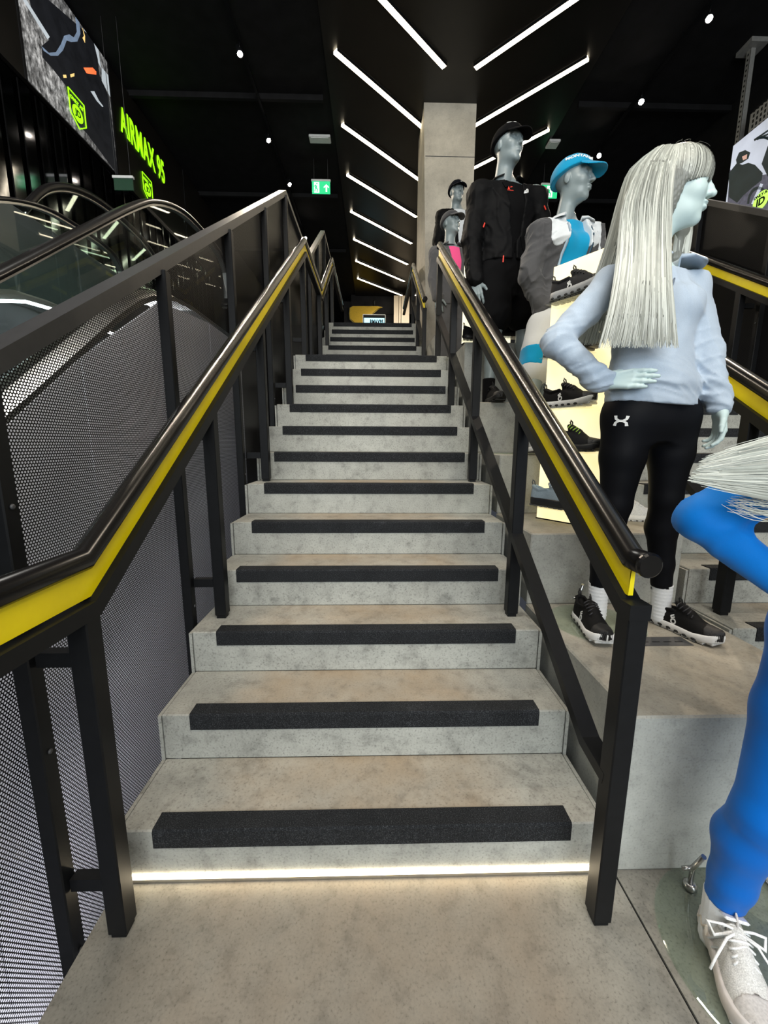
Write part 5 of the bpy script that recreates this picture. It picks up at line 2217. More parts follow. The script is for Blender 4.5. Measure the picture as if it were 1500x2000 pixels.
    for q in range(640):
        ph = r.uniform(-math.pi, math.pi)                     # 0 is the face
        front_ = abs(ph) < 1.5
        end = (1.93 + .28 * max(0, abs(ph) - .7) + r.normal() * .03) if front_ else 1.75
        o = r.uniform(.0, .004)
        pts = []
        for t_ in np.linspace(.05 + r.rand() * .25, end, 11):
            sx, sy = math.sin(ph) * math.sin(t_), -math.cos(ph) * math.sin(t_)
            pts.append(L(sx * (.0925 + o), .010 + sy * (.1145 + o), .040 + math.cos(t_) * (.0965 + o)))
        paths.append(pts)
    mesh_obj('hair', ribbon_mesh(paths, .0058, HC, 3), M_HAIR, root)
    # a few flyaway hairs
    a = MB()
    r = np.random.RandomState(5)
    for q in range(10):
        p = L(r.uniform(-.05, .05), r.uniform(-.06, .08), .128)
        v = r.normal(size=3) * .012
        a.tube([p + np.array([v[0] * t_ + .006 * math.sin(t_ * 2.5 + q), v[1] * t_, .012 * math.sin(t_ * 1.05)]) for t_ in np.linspace(0, 3, 9)], .00035, 4)
    a.build('hair', M_HAIR, root)
    stand(root, (.985, .60), .19, Z0, (.955, .70))
    return root


fig_front()
# ---------------------------------------------------------------- shared clothing helpers
def front_point(f, F, u, z, far=.4):
    """point on the chest surface of f at side offset u (from the spine) and height z"""
    t_ = (z - F.zh) / F.T
    c = F.J['pel'] * (1 - t_) + F.J['neck'] * t_
    sd = np.array([math.cos(F.yaw), math.sin(F.yaw), 0])
    p = c + sd * u + F.front * far
    p[2] = z
    for _ in range(50):
        v = float(f(V3(p)[None])[0])
        p = p - F.front * v * .8
        if abs(v) < 3e-4:
            break
    return p


def local_uv(F, P):
    t_ = np.clip((P[:, 2] - F.zh) / F.T, -.3, 1.2)[:, None]
    c = V3(F.J['pel']) * (1 - t_) + V3(F.J['neck']) * t_
    q = P - c
    sd = V3((math.cos(F.yaw), math.sin(F.yaw), 0))
    return q @ sd, q @ V3(F.front)


def jacket_sdf(F, hem, hw, off=.022, arm_off=.015, seed=1, fold=.006, arm_end=.97, sides='RL', top=.055, closed_below=None):
    J = F.J

    def f(P):
        d = F.torso(P, off) - .014 * np.exp(-((P[:, 2] - hem) / .16) ** 2)
        for k in sides:
            d = smin(d, F.arm(P, k, arm_off, arm_end, .006), .045)
            d = smin(d, np.linalg.norm(P - V3(J['sh' + k]), axis=1) - (.072 if F.male else .060), .03)
        d = d + fold * .5 * fold_noise(P, 20, seed) - fold * 1.5 * ridges(P, 38, seed + 1, (1, 1, .4)) - fold * .7 * ridges(P, 70, seed + 2)
        u, v = local_uv(F, P)
        arm = np.minimum(F.arm(P, 'R', arm_off + .02), F.arm(P, 'L', arm_off + .02))
        d = np.where(arm < .010, d, np.maximum(d, hem - P[:, 2]))
        d = np.maximum(d, P[:, 2] - (F.zs + top))
        w = np.interp(P[:, 2], [x[0] for x in hw], [x[1] for x in hw]).astype(np.float32)
        u0 = np.interp(P[:, 2], [x[0] for x in hw], [x[2] for x in hw]).astype(np.float32)
        wedge = np.maximum(np.abs(u - u0) - w, .02 - v)
        return np.maximum(d, -wedge)
    return f


def tee_sdf(F, hem, off=.009, seed=2, neckz=.05):
    def f(P):
        d = F.torso(P, off) + .003 * fold_noise(P, 24, seed)
        return np.maximum(np.maximum(d, hem - P[:, 2]), P[:, 2] - (F.zs + neckz))
    return f


def baseball_cap(root, hf, m, m_under, scale=1.0, male=True):
    R, c = hf.R, hf.c

    def crown(P):
        p = ((P - c) @ R) / scale
        d = ell(p, (0, .010, .046), (.089, .110, .086))
        d = smin(d, ell(p, (0, .030, .02), (.088, .092, .075)), .03)
        d = smax(d, -(p[:, 2] - (.034 - .26 * p[:, 1])), .004)
        seam = .0008 * np.cos(np.arctan2(p[:, 0], p[:, 1]) * 6)
        return (d - seam) * scale

    def brim(P):
        p = ((P - c) @ R) / scale
        zs = .056 + .50 * (p[:, 1] + .10) - 5.5 * p[:, 0] ** 2
        sh = np.abs(p[:, 2] - zs) * .75 - .0028
        e = np.sqrt((p[:, 0] / .084) ** 2 + ((p[:, 1] + .080) / .092) ** 2)
        d = np.maximum(sh, (e - 1) * .08)
        return np.maximum(d, p[:, 1] + .060) * scale
    b = .19 * scale
    mesh_obj('cap_crown', grid_mesh(crown, c - b, c + b, .0045, 'cap_crown'), m, root)
    mesh_obj('cap_brim', grid_mesh(brim, c - b - .03, c + b + .03, .0026, 'cap_brim'), m_under, root)
    a = MB()
    p = c + R @ V3((0, .010, .134)) * scale
    a.lathe([(0, -.004), (.007, -.003), (.006, .002), (0, .004)], p, 10)
    a.build('cap_button', m, root)
    return crown


def leg_parts(root, F, m_leg, b, off, hem_t, name, m_cloth, h=.009, grow=.0, top_off=.012, waist=None):
    """trousers or shorts: hips plus legs down to hem_t (0 hip .. 1 ankle)"""
    wz = waist if waist is not None else F.zh + .16

    def f(P):
        d = F.loft(P, top_off)
        for k in 'RL':
            d = smin(d, F.leg(P, k, off, 0, hem_t, grow), .03)
            # flat hem
            hip, kn, an = F.J['hip' + k], F.J['knee' + k], F.J['ank' + k]
        d = smax(d, P[:, 2] - wz, .01)
        return d + .003 * fold_noise(P, 24, 21) - .006 * ridges(P, 34, 22, (1, 1, .7))
    lo, hi = F.box()
    hi[2] = wz + .04
    return dress(root, name, f, lo, hi, h, m_cloth), f


M_WHITESHOE = None


# ================================================================ 2. turquoise cap
def fig_turquoise():
    Z0 = 1.225
    root = thing('mannequin', 'grey mannequin in turquoise cap and shirt under an open grey and white jacket', 'mannequin', (1.06, 1.58, Z0))
    J = dict(pel=at(1098, 612, 1.66), hipR=at(1066, 640, 1.63), hipL=at(1130, 640, 1.69), kneeR=at(1042, 742, 1.56), kneeL=at(1072, 738, 1.72),
             ankR=at(1022, 850, 1.50), ankL=at(1066, 838, 1.76), shR=at(1057, 458, 1.64), shL=at(1150, 458, 1.72),
             elR=at(1034, 540, 1.62), wrR=at(1056, 592, 1.60), elL=at(1168, 540, 1.70), wrL=at(1160, 610, 1.6), neck=at(1108, 440, 1.69))
    J['ankR'][2] = Z0 + .12
    J['ankL'][2] = Z0 + .12
    F = Fig(J, slim=.98)
    lo, hi = F.box()
    hi[2] = F.zs + .12
    mesh_obj('body', grid_mesh(F.body, lo, hi, .010, 'body'), M_MANQ_G, root)
    hf = head_sdf(at(1120, 356, 1.64), (.74, -.66, .02), scale=1.0)
    mesh_obj('head', head_mesh('head', hf, .004), M_MANQ_G, root)
    M_TQ = fabric('turquoise_cloth', srgb(6, 140, 184), .75, var=.05)
    crown = baseball_cap(root, hf, M_TQ, M_TQ, 1.04)
    decal(root, 'cap_lettering', text_mesh('MONTANE', .030, .0004, .0012), crown, 1133, 303, 1.35, M_WHITEPR, right=(.82, -.55, .1), up=(0, 0, 1))
    tee = tee_sdf(F, F.zh + .02, .012, 4, .055)
    dress(root, 'shirt', tee, lo, hi, .008, M_TQ)
    hem = at(1050, 600, 1.56)[2]
    zt = F.zs
    hw = [(hem - .1, .085, -.030), (hem + .1, .085, -.030), (zt - .25, .084, -.026), (zt - .08, .078, -.016), (zt + .05, .066, -.006)]
    jk = jacket_sdf(F, hem, hw, .030, .020, 7, .008, .96)
    M_JG = fabric('charcoal_shell', srgb(72, 72, 74), .6, var=.08, scale=300)
    M_JW = fabric('white_shell', srgb(205, 210, 214), .6, var=.04, scale=300)
    dress(root, 'jacket', jk, lo - .03, hi + .03, .007, M_JG)

    def yoke(P):
        u, v = local_uv(F, P)
        d = jk(P) - .0022
        line = zt - .105 + .016 * np.sin(u * 60)
        arm = np.minimum(F.arm(P, 'R', .0), F.arm(P, 'L', .0))
        d = np.maximum(d, line - P[:, 2])
        d = np.maximum(d, np.abs(u) - .172)
        d = np.maximum(d, -.07 - v)
        return d
    dress(root, 'white_yoke', yoke, lo - .03, hi + .03, .006, M_JW)
    collar(root, J['neck'] + np.array([0, 0, -.004]), math.atan2(F.front[1], F.front[0]), M_JW, .75, 1.05, .8)
    M_TRIM = fabric('pale_zip_trim', srgb(150, 172, 188), .6)
    for s in (-1, 1):
        pts = []
        for z in np.linspace(hem + .02, zt + .0, 9):
            w = float(np.interp(z, [x[0] for x in hw], [x[1] for x in hw]))
            u0 = float(np.interp(z, [x[0] for x in hw], [x[2] for x in hw]))
            pts.append(front_point(jk, F, u0 + s * (w + .006), z) + F.front * .002)
        a = MB()
        a.tube(pts, .008 if s < 0 else .005, 8)
        a.build('zip_trim', M_TRIM if s < 0 else mat('navy_zip', srgb(30, 62, 84), .6), root)
    M_SH = fabric('pale_grey_shorts', srgb(196, 198, 198), .7, var=.05)
    o, fsh = leg_parts(root, F, None, None, .026, .40, 'shorts', M_SH, .008, .03, .028, hem + .05)
    # turquoise panel on the thigh
    a = None

    def panel(P):
        kn, hp = J['kneeR'], J['hipR']
        c = hp + (kn - hp) * .66
        d = fsh(P) - .002
        q = P - V3(c)
        ax = V3((kn - hp) / np.linalg.norm(kn - hp))
        d = np.maximum(d, np.abs(q @ ax) - .055)
        return np.maximum(d, q[:, 0] + .012)
    dress(root, 'shorts_panel', panel, np.minimum(J['hipR'], J['kneeR']) - .2, np.maximum(J['hipR'], J['kneeR']) + .2, .006, M_TQ)
    M_BS = fabric('black_sock', (.004, .004, .0045), .9, sheen=.0)
    an = J['ankL']
    up_ = (J['kneeL'] - an) / np.linalg.norm(J['kneeL'] - an)

    def fsock(P):
        return np.maximum(cap(P, an - np.array([0, 0, .08]), an + up_ * .21, .040, .052), (P - V3(an)) @ V3(up_) - .20)
    mesh_obj('sock', grid_mesh(fsock, an - .25, an + .3, .007, 'sock'), M_BS, root)
    decal(root, 'sock_mark', poly_mesh(swoosh_mark(.03)), fsock, 1054, 748, 1.4, M_WHITEPR)
    mt = shoe_mats('greywhite', (.34, .36, .37), (.80, .81, .82), (.05, .05, .05), (.7, .7, .7), (.5, .52, .53))
    shoe(root, place((J['ankR'][0] + .01, J['ankR'][1] + .05), math.atan2(-.28, .02), Z0 + .009), mt, .27, pods=False)
    mt2 = shoe_mats('onblack', (.006, .006, .0065), (.80, .80, .79), (.55, .55, .54), (.03, .03, .035), (.014, .014, .015))
    shoe(root, place((J['ankL'][0], J['ankL'][1] + .06), math.atan2(-.27, .08), Z0 + .001), mt2, .27)
    hand(root, M_MANQ_G, J['wrL'], np.array([-.1, -.25, -1]), np.array([-.1, -1, .2]), np.array([-1, 0, 0]), scale=.95)
    stand(root, (.93, 1.56), .17, Z0, None)


# ================================================================ 3. black jacket, black cap
def fig_black():
    Z0 = 1.575
    root = thing('mannequin', 'tall grey male mannequin in black cap, black jacket and black shorts', 'mannequin', (.97, 2.12, Z0))
    J = dict(pel=at(983, 520, 2.20), hipR=at(957, 548, 2.17), hipL=at(1012, 548, 2.25), kneeR=at(967, 636, 2.10), kneeL=at(1022, 630, 2.26),
             ankR=at(955, 738, 2.06), ankL=at(1030, 735, 2.30), shR=at(938, 384, 2.15), shL=at(1044, 384, 2.24),
             elR=at(921, 470, 2.13), wrR=at(928, 548, 2.05), elL=at(1064, 465, 2.24), wrL=at(1052, 535, 2.14), neck=at(988, 362, 2.2))
    J['ankR'][2] = Z0 + .13
    J['ankL'][2] = Z0 + .13
    F = Fig(J, True)
    lo, hi = F.box()
    hi[2] = F.zs + .12
    mesh_obj('body', grid_mesh(F.body, lo, hi, .011, 'body'), M_MANQ_G, root)
    hf = head_sdf(at(993, 288, 2.13), (.52, -.85, .02), True, scale=1.0)
    mesh_obj('head', head_mesh('head', hf, .0042), M_MANQ_G, root)
    M_BK = fabric('black_shell', (.0035, .0035, .004), .7, var=.1, scale=300, sheen=.0)
    M_BT = fabric('black_jersey', (.0025, .0025, .003), .9, var=.1, sheen=.0)
    crown = baseball_cap(root, hf, M_BT, M_BT, 1.03)
    decal(root, 'cap_mark', poly_mesh(dome_mark(.020)), crown, 1003, 238, 1.9, M_WHITEPR, right=(.85, -.5, 0))
    decal(root, 'cap_lettering', text_mesh('THE\nNORTH\nFACE', .010, .0004, .0004), crown, 995, 238, 1.9, M_WHITEPR, right=(.85, -.5, 0))
    tee = tee_sdf(F, F.zh + .0, .012, 4, .05)
    dress(root, 'shirt', tee, lo, hi, .009, M_BT)
    M_RED = mat('red_print', srgb(232, 62, 44), .6, var=.05)
    decal(root, 'shirt_mark', poly_mesh([[(-.030, -.012), (-.022, .012), (-.016, .012), (-.012, .004), (-.006, .012), (.004, -.012)], [(-.034, -.020), (.030, -.016), (.030, -.013), (-.034, -.016)], [(.008, .012), (.024, .012), (.024, .009), (.012, .009), (.012, .002), (.008, .002)]]), tee, 995, 367, 1.8, M_RED)
    hem = at(985, 503, 2.05)[2]
    zt = F.zs
    hw = [(hem - .1, .012, .01), (hem + .12, .015, .012), (zt - .30, .035, .02), (zt - .08, .066, .02), (zt + .06, .070, .012)]
    jk = jacket_sdf(F, hem, hw, .026, .018, 11, .006, .98)
    dress(root, 'jacket', jk, lo - .03, hi + .03, .0085, M_BK)
    collar(root, J['neck'] + np.array([0, 0, -.004]), math.atan2(F.front[1], F.front[0]), M_BK, .6, 1.08, .25)
    decal(root, 'jacket_mark', poly_mesh(dome_mark(.030)), jk, 1024, 378, 1.8, M_WHITEPR, off=.003)
    for (x, y, x2, y2) in ((946, 436, 943, 445), (983, 500, 982, 513), (1062, 403, 1065, 411)):
        p, n_ = surf(jk, x, y, 1.75)
        a = MB()
        dv = at(x2, y2, p[1]) - at(x, y, p[1])
        a.bar(p + n_ * .006, p + n_ * .006 + dv, .008, .004, up=n_)
        a.build('zip_pull', M_RED, root)
    # strap of the cross-body bag and its buckle
    sp = []
    for fr in np.linspace(0, 1, 12):
        z = zt + .03 - fr * .42
        u = -.075 + fr * .17
        sp.append(front_point(jk, F, u, z) + F.front * .008)
    a = MB()
    a.sweep(sp, [(-.014, -.002), (.014, -.002), (.014, .002), (-.014, .002)], up=tuple(F.front))
    a.build('bag_strap', M_BT, root)
    a = MB()
    q = sp[8]
    a.box(q + np.array([-.016, -.012, -.02]), q + np.array([.016, .004, .02]), bev=.004)
    a.build('strap_buckle', M_DGREY, root)
    leg_parts(root, F, None, None, .034, .40, 'shorts', M_BT, .009, .06, .026, hem + .05)
    M_BS = fabric('black_sock', (.004, .004, .0045), .9, sheen=.0)
    for k in 'RL':
        an = J['ank' + k]
        fk = lambda P, an=an: np.maximum(cap(P, an - np.array([0, 0, .10]), an + np.array([0, 0, .06]), .042, .046), P[:, 2] - (an[2] + .055))
        mesh_obj('sock', grid_mesh(fk, an - .16, an + .12, .007, 'sock'), M_BS, root)
    mt = shoe_mats('allblack', (.004, .004, .0045), (.006, .006, .0065), (.012, .012, .012), (.02, .02, .02), (.012, .012, .013))
    shoe(root, place((J['ankR'][0], J['ankR'][1] + .06), math.atan2(-.29, .03), Z0 + .001), mt, .30, pods=False)
    shoe(root, place((J['ankL'][0], J['ankL'][1] + .06), math.atan2(-.29, .10), Z0 + .001), mt, .30, pods=False)
    hand(root, M_MANQ_G, J['wrR'], np.array([.16, -.10, -1]), np.array([1, -.35, .1]), np.array([.2, .9, 0]), curl=(10, 16, 10), spread=.06, scale=1.08)
    hand(root, M_MANQ_G, J['wrL'], np.array([-.10, -.12, -1]), np.array([-.25, -1, .1]), np.array([-.9, .2, 0]), curl=(14, 22, 14), scale=1.08)


# ================================================================ 4. pink shirt
def fig_pink():
    Z0 = 2.10
    root = thing('mannequin', 'grey male mannequin in grey cap and grey tracksuit over a bright pink shirt', 'mannequin', (.94, 3.92, Z0))
    J = dict(pel=at(883, 585, 3.95), hipR=at(869, 602, 3.93), hipL=at(899, 602, 3.99), kneeR=at(870, 660, 3.88), kneeL=at(900, 660, 3.97),
             ankR=at(868, 720, 3.92), ankL=at(900, 720, 4.0), shR=at(854, 497, 3.91), shL=at(912, 498, 3.99),
             elR=at(848, 545, 3.88), wrR=at(855, 580, 3.80), elL=at(921, 545, 3.98), wrL=at(918, 583, 3.9), neck=at(881, 483, 3.95))
    J['ankR'][2] = Z0 + .12
    J['ankL'][2] = Z0 + .12
    F = Fig(J, True, .96)
    lo, hi = F.box()
    hi[2] = F.zs + .12
    mesh_obj('body', grid_mesh(F.body, lo, hi, .013, 'body'), M_MANQ_G, root)
    hf = head_sdf(at(881, 438, 3.9), (.60, -.78, .14), True, scale=1.0)
    mesh_obj('head', head_mesh('head', hf, .005), M_MANQ_G, root)
    M_GT = fabric('grey_tracksuit', srgb(84, 84, 86), .85, var=.06)
    M_GC = fabric('grey_cap', srgb(70, 70, 72), .85, var=.06)
    crown = baseball_cap(root, hf, M_GC, M_GC, 1.03)
    decal(root, 'cap_mark', poly_mesh([[(-.008, -.006), (.008, -.006), (.008, .006), (-.008, .006)]]), crown, 895, 413, 3.6, M_WHITEPR, right=(.8, -.6, 0))
    tee = tee_sdf(F, F.zh + .1, .014, 4, .05)
    dress(root, 'shirt', tee, lo, hi, .010, fabric('neon_pink_shirt', srgb(255, 92, 150), .8, var=.04))
    hem = F.zh + .0
    zt = F.zs
    hw = [(hem - .1, .010, .03), (hem + .10, .010, .03), (zt - .30, .022, .03), (zt - .10, .060, .015), (zt + .06, .065, .0)]
    jk = jacket_sdf(F, hem, hw, .026, .020, 15, .007, .98)
    dress(root, 'jacket', jk, lo - .03, hi + .03, .010, M_GT)
    collar(root, J['neck'] + np.array([0, 0, -.004]), math.atan2(F.front[1], F.front[0]), M_GT, .65, 1.08, .3)
    leg_parts(root, F, None, None, .020, .97, 'trousers', M_GT, .011, .01, .020, hem + .08)
    mt = shoe_mats('greywhite', (.34, .36, .37), (.80, .81, .82), (.05, .05, .05), (.7, .7, .7), (.5, .52, .53))
    for k in 'RL':
        shoe(root, place((J['ank' + k][0], J['ank' + k][1] + .06), math.atan2(-.29, .05), Z0 + .001), mt, .30, pods=False, h=.006)
    hand(root, M_MANQ_G, J['wrR'], np.array([.12, -.10, -1]), np.array([1, -.35, .1]), np.array([.2, .9, 0]), curl=(10, 16, 10), spread=.06, scale=1.05)
    hand(root, M_MANQ_G, J['wrL'], np.array([-.10, -.15, -1]), np.array([-.2, -1, .1]), np.array([-.9, .2, 0]), curl=(14, 20, 12), scale=1.05)


# ================================================================ 5. black jacket by the column
def fig_back():
    Z0 = 2.60
    root = thing('mannequin', 'grey male mannequin in black jacket, white shirt and dark cap against the column', 'mannequin', (1.0, 4.55, Z0))
    Y = 4.5
    J = dict(pel=at(892, 520, Y + .03), hipR=at(877, 532, Y), hipL=at(908, 532, Y + .04), kneeR=at(877, 590, Y - .02), kneeL=at(908, 590, Y + .02),
             ankR=at(877, 640, Y), ankL=at(908, 640, Y + .03), shR=at(865, 425, Y), shL=at(921, 425, Y + .06),
             elR=at(856, 470, Y), wrR=at(860, 515, Y - .06), elL=at(930, 470, Y + .05), wrL=at(926, 515, Y), neck=at(893, 413, Y + .03))
    J['ankR'][2] = Z0 + .12
    J['ankL'][2] = Z0 + .12
    F = Fig(J, True, .98)
    lo, hi = F.box()
    hi[2] = F.zs + .12
    mesh_obj('body', grid_mesh(F.body, lo, hi, .014, 'body'), M_MANQ_G, root)
    hf = head_sdf(at(892, 377, Y - .02), (.22, -.97, .02), True)
    mesh_obj('head', head_mesh('head', hf, .005), M_MANQ_G, root)
    M_NV = fabric('navy_cap', (.004, .005, .009), .85, sheen=.0)
    crown = baseball_cap(root, hf, M_NV, M_NV, 1.03)
    decal(root, 'cap_mark', poly_mesh([[(-.008, -.005), (.008, -.005), (.008, .005), (-.008, .005)]]), crown, 901, 354, 4.1, M_WHITEPR, right=(.95, -.3, 0))
    tee = tee_sdf(F, F.zh + .1, .014, 4, .055)
    dress(root, 'shirt', tee, lo, hi, .011, fabric('white_shirt', srgb(215, 220, 224), .8))
    hem = F.zh - .02
    zt = F.zs
    hw = [(hem - .1, .010, .0), (hem + .2, .012, .0), (zt - .20, .030, .0), (zt - .06, .066, .0), (zt + .06, .075, .0)]
    jk = jacket_sdf(F, hem, hw, .026, .020, 17, .006, .98)
    M_BK = MATS['black_shell']
    dress(root, 'jacket', jk, lo - .03, hi + .03, .011, M_BK)
    decal(root, 'jacket_mark', poly_mesh([[(-.03, -.004), (.03, -.004), (.03, .004), (-.03, .004)]]), jk, 907, 411, 4.0, M_WHITEPR, off=.003)
    leg_parts(root, F, None, None, .020, .97, 'trousers', MATS['black_jersey'], .013, .01, .020, hem + .08)
    mt = shoe_mats('allblack', (.004, .004, .0045), (.006, .006, .0065), (.012, .012, .012), (.02, .02, .02), (.012, .012, .013))
    for k in 'RL':
        shoe(root, place((J['ank' + k][0], J['ank' + k][1] + .06), math.atan2(-.29, .02), Z0 + .001), mt, .30, pods=False, h=.006)
    for k, sg in (('R', 1), ('L', -1)):
        hand(root, M_MANQ_G, J['wr' + k], np.array([.10 * sg, -.12, -1]), np.array([.2 * sg, -1, .1]), np.array([.9 * sg, .2, 0]), scale=1.05)


M_HAIRX = M_HAIR


# ================================================================ 6. blue running outfit at the right edge
def fig_blue():
    root = thing('mannequin', 'mannequin in bright blue running outfit and white shoe, cut off by the right edge', 'mannequin', (1.02, -.2, 0))
    J = dict(pel=(1.13, -.17, .93), hipR=(1.05, -.19, .88), hipL=(1.22, -.15, .88), kneeR=(.938, -.225, .435), kneeL=(1.22, -.10, .47),
             ankR=(.925, -.180, .105), ankL=(1.22, -.02, .12), shR=(.985, -.24, 1.315), shL=(1.29, -.20, 1.33), elR=(.706, -.205, 1.135), wrR=(.925, -.265, .965),
             elL=(1.42, -.22, 1.08), wrL=(1.38, -.34, .90), neck=(1.14, -.22, 1.37))
    F = Fig(J)
    lo, hi = F.box()
    hi[2] = F.zs + .12
    mesh_obj('body', grid_mesh(F.body, lo, hi, .010, 'body'), M_MANQ_P, root)
    hf = head_sdf((1.14, -.27, 1.50), (.75, -.6, -.2))
    mesh_obj('head', head_mesh('head', hf, .004), M_MANQ_P, root)
    M_BL = fabric('blue_running_top', srgb(0, 112, 200), .62, var=.05, scale=800, bump=.05, sheen=.1)
    M_BL2 = fabric('blue_tights', srgb(0, 100, 192), .5, var=.04, scale=800, bump=.03, sheen=.1)

    def top(P):
        d = F.torso(P, .010)
        for k in 'RL':
            d = smin(d, F.arm(P, k, .003, .99, .002), .035)
        for k in 'RL':
            el, wr = V3(J['el' + k]), V3(J['wr' + k])
            te = (P - el) @ V3((.75, 0, .65))
            d = d - .016 * ridges(P, 60, 9, (1.1, .6, .6)) * np.exp(-(np.linalg.norm(P - el - V3((.07, 0, .03)), axis=1) / .07) ** 2)
        d = d - .005 * ridges(P, 40, 31, (.6, 1, .8)) + .0010 * fold_noise(P, 60, 32)
        arm_near = np.minimum(F.arm(P, 'R', .02), F.arm(P, 'L', .02))
        d = np.where(arm_near < .012, d, np.maximum(d, .88 - P[:, 2]))
        return np.maximum(d, P[:, 2] - (F.zs + .06))
    dress(root, 'running_top', top, lo, hi, .006, M_BL)

    def tights(P):
        d = F.loft(P, .006)
        for k in 'RL':
            d = smin(d, F.leg(P, k, .006, 0, .985), .045)
        d = smax(d, P[:, 2] - .95, .01)
        d = np.maximum(d, .140 - P[:, 2])
        # raised seam below the knee
        q = P - V3(J['kneeR'])
        seam = np.abs(q[:, 2] + .055 + .45 * q[:, 0])
        d = d - .0012 * np.exp(-(seam / .005) ** 2) * np.exp(-((q[:, 0] ** 2 + q[:, 1] ** 2) / .10 ** 2) ** 2)
        return d + .001 * fold_noise(P, 30, 33)
    h2 = hi.copy()
    h2[2] = 1.0
    dress(root, 'tights', tights, lo, h2, .006, M_BL2)
    M_SOCK = fabric('white_sock', (.78, .80, .82), .9, var=.05)
    for k in 'RL':
        an = np.array(J['ank' + k])
        fk = lambda P, an=an: np.maximum(cap(P, an - np.array([0, .0, .09]), an + np.array([0, 0, .05]), .037, .040), P[:, 2] - (an[2] + .046)) + .0011 * np.sin(np.arctan2(P[:, 1] - an[1], P[:, 0] - an[0]) * 34)
        mesh_obj('sock', grid_mesh(fk, an - .15, an + .1, .0045, 'sock'), M_SOCK, root)
    mt = shoe_mats('whiterunner', (.62, .62, .61), (.66, .62, .60), (.60, .58, .57), (.85, .87, .88), (.55, .53, .52), (.60, .58, .56))
    ang = math.atan2(-.93, -.33)
    Ms = place((.950, -.125), ang, .009)
    sh = shoe(root, Ms, mt, .285, thick=1.15, pods=False, h=.003, chunky=True, lace_n=6, toe_cap=True)
    # overlay panels, tongue label and tied bow on the big shoe
    k_ = Ms
    W_ = lambda *p: k_ @ Vector(p)
    a = MB()
    for s in (-1, 1):
        for q in range(5):
            x0 = .10 + q * .020
            a.bar(W_(x0, s * .040, .045), W_(x0 + .022, s * .024, .088 - q * .007), .006, .003, up=(0, s * .2, 1))
    a.build('overlay_bars', mat('silver_overlay', (.62, .63, .64), .3, .4, var=.05), sh)
    a = MB()
    for s in (-1, 1):
        a.bar(W_(.045, s * .041, .040), W_(.060, s * .041, .060), .007, .003, up=(0, s, .2))
        a.bar(W_(.060, s * .041, .060), W_(.068, s * .041, .040), .007, .003, up=(0, s, .2))
        a.bar(W_(.068, s * .041, .040), W_(.085, s * .041, .060), .007, .003, up=(0, s, .2))
        a.bar(W_(.085, s * .041, .060), W_(.092, s * .041, .040), .007, .003, up=(0, s, .2))
    a.build('letter_overlay', mat('cream_overlay', (.66, .60, .52), .5, var=.05), sh)
    me = MB()
    me.box((-.026, -.004, -.018), (.026, .003, .022), bev=.004)
    mm = me.mesh('tongue_label')
    T_ = k_ @ Matrix.Translation((.103, 0, .132)) @ Matrix.Rotation(math.pi / 2, 4, 'Z') @ Matrix.Rotation(math.radians(62), 4, 'X')
    mm.transform(T_)
    mesh_obj('tongue_label', mm, mt['l'], sh)
    tx_ = text_mesh('NB', .020, .0008, .001)
    tx_.transform(T_ @ Matrix.Translation((0, -.0048, .002)) @ Matrix.Rotation(math.pi / 2, 4, 'X'))
    mesh_obj('tongue_lettering', tx_, mat('grey_print', (.30, .31, .33), .4), sh)
    a = MB()
    for s in (-1, 1):
        a.tube([W_(.125, 0, .120), W_(.130, s * .030, .132), W_(.120, s * .058, .118), W_(.140, s * .050, .105), W_(.132, s * .014, .118), W_(.130, 0, .120)], .0030, 7)
        a.tube([W_(.128, 0, .120), W_(.150, s * .030, .120), W_(.175, s * .058, .085), W_(.185, s * .070, .060)], .0028, 7)
    a.build('lace_bow', mt['l'], sh)
    shoe(root, place((1.215, .03), math.atan2(-.95, .15), .009), mt, .285, thick=1.15, pods=False, h=.006, chunky=True)
    wr = np.array(J['wrR'])
    hand(root, M_MANQ_P, wr + np.array([.01, 0, -.003]), np.array([.95, .1, -.10]), np.array([0, .35, .9]), np.array([.1, .9, -.2]), curl=(4, 8, 6), thumb=(.2, .55, .8))
    wr = np.array(J['wrL'])
    hand(root, M_MANQ_P, wr, np.array([-.1, -.6, -.8]), np.array([-.9, -.2, .1]), np.array([0, .9, -.3]))
    # hair blown to the left across the upper arm
    HR, HC = hf.R, hf.c

    def f_scalp(P):
        p = (P - HC) @ HR
        d = ell(p, (0, .010, .040), (.092, .114, .096))
        d = smin(d, ell(p, (0, .035, -.03), (.088, .085, .11)), .04)
        face = np.maximum(p[:, 1] + .010 + .25 * (p[:, 2] + .05), p[:, 2] - (.02 - 3.2 * p[:, 0] ** 2))
        return smax(d, -face, .006)
    mesh_obj('hair', grid_mesh(f_scalp, HC - .16, HC + .17, .006, 'hair'), M_HAIRX, root)
    tip = at(1352, 916, -.30)
    e1, e2 = at(1500, 825, -.31), at(1500, 985, -.31)
    mid_ = (e1 + e2) / 2
    n_ = (0, -1, .15)
    dr = mid_ - tip
    g = [(HC + np.array([-.005, .02, .10]), (.2, .9, .2), .075, .02, (-.5, -.2, .8)), (HC + np.array([-.10, -.01, -.02]), (.1, .9, .3), .080, .03, (-.9, -.3, .2)), (mid_ + dr * 2.1 + np.array([0, .02, .04]), (.25, .3, .9), .080, .03, n_), (mid_ + dr * 1.5, (.35, .0, .9), .088, .034, n_), (mid_ + dr * .8, (.40, 0, .9), .085, .030, n_), (mid_ + dr * .15, (.42, 0, .9), .066, .024, n_),
         (mid_ * .45 + tip * .55, (.45, 0, .9), .040, .014, n_), (tip, (.5, 0, .9), .020, .005, n_)]
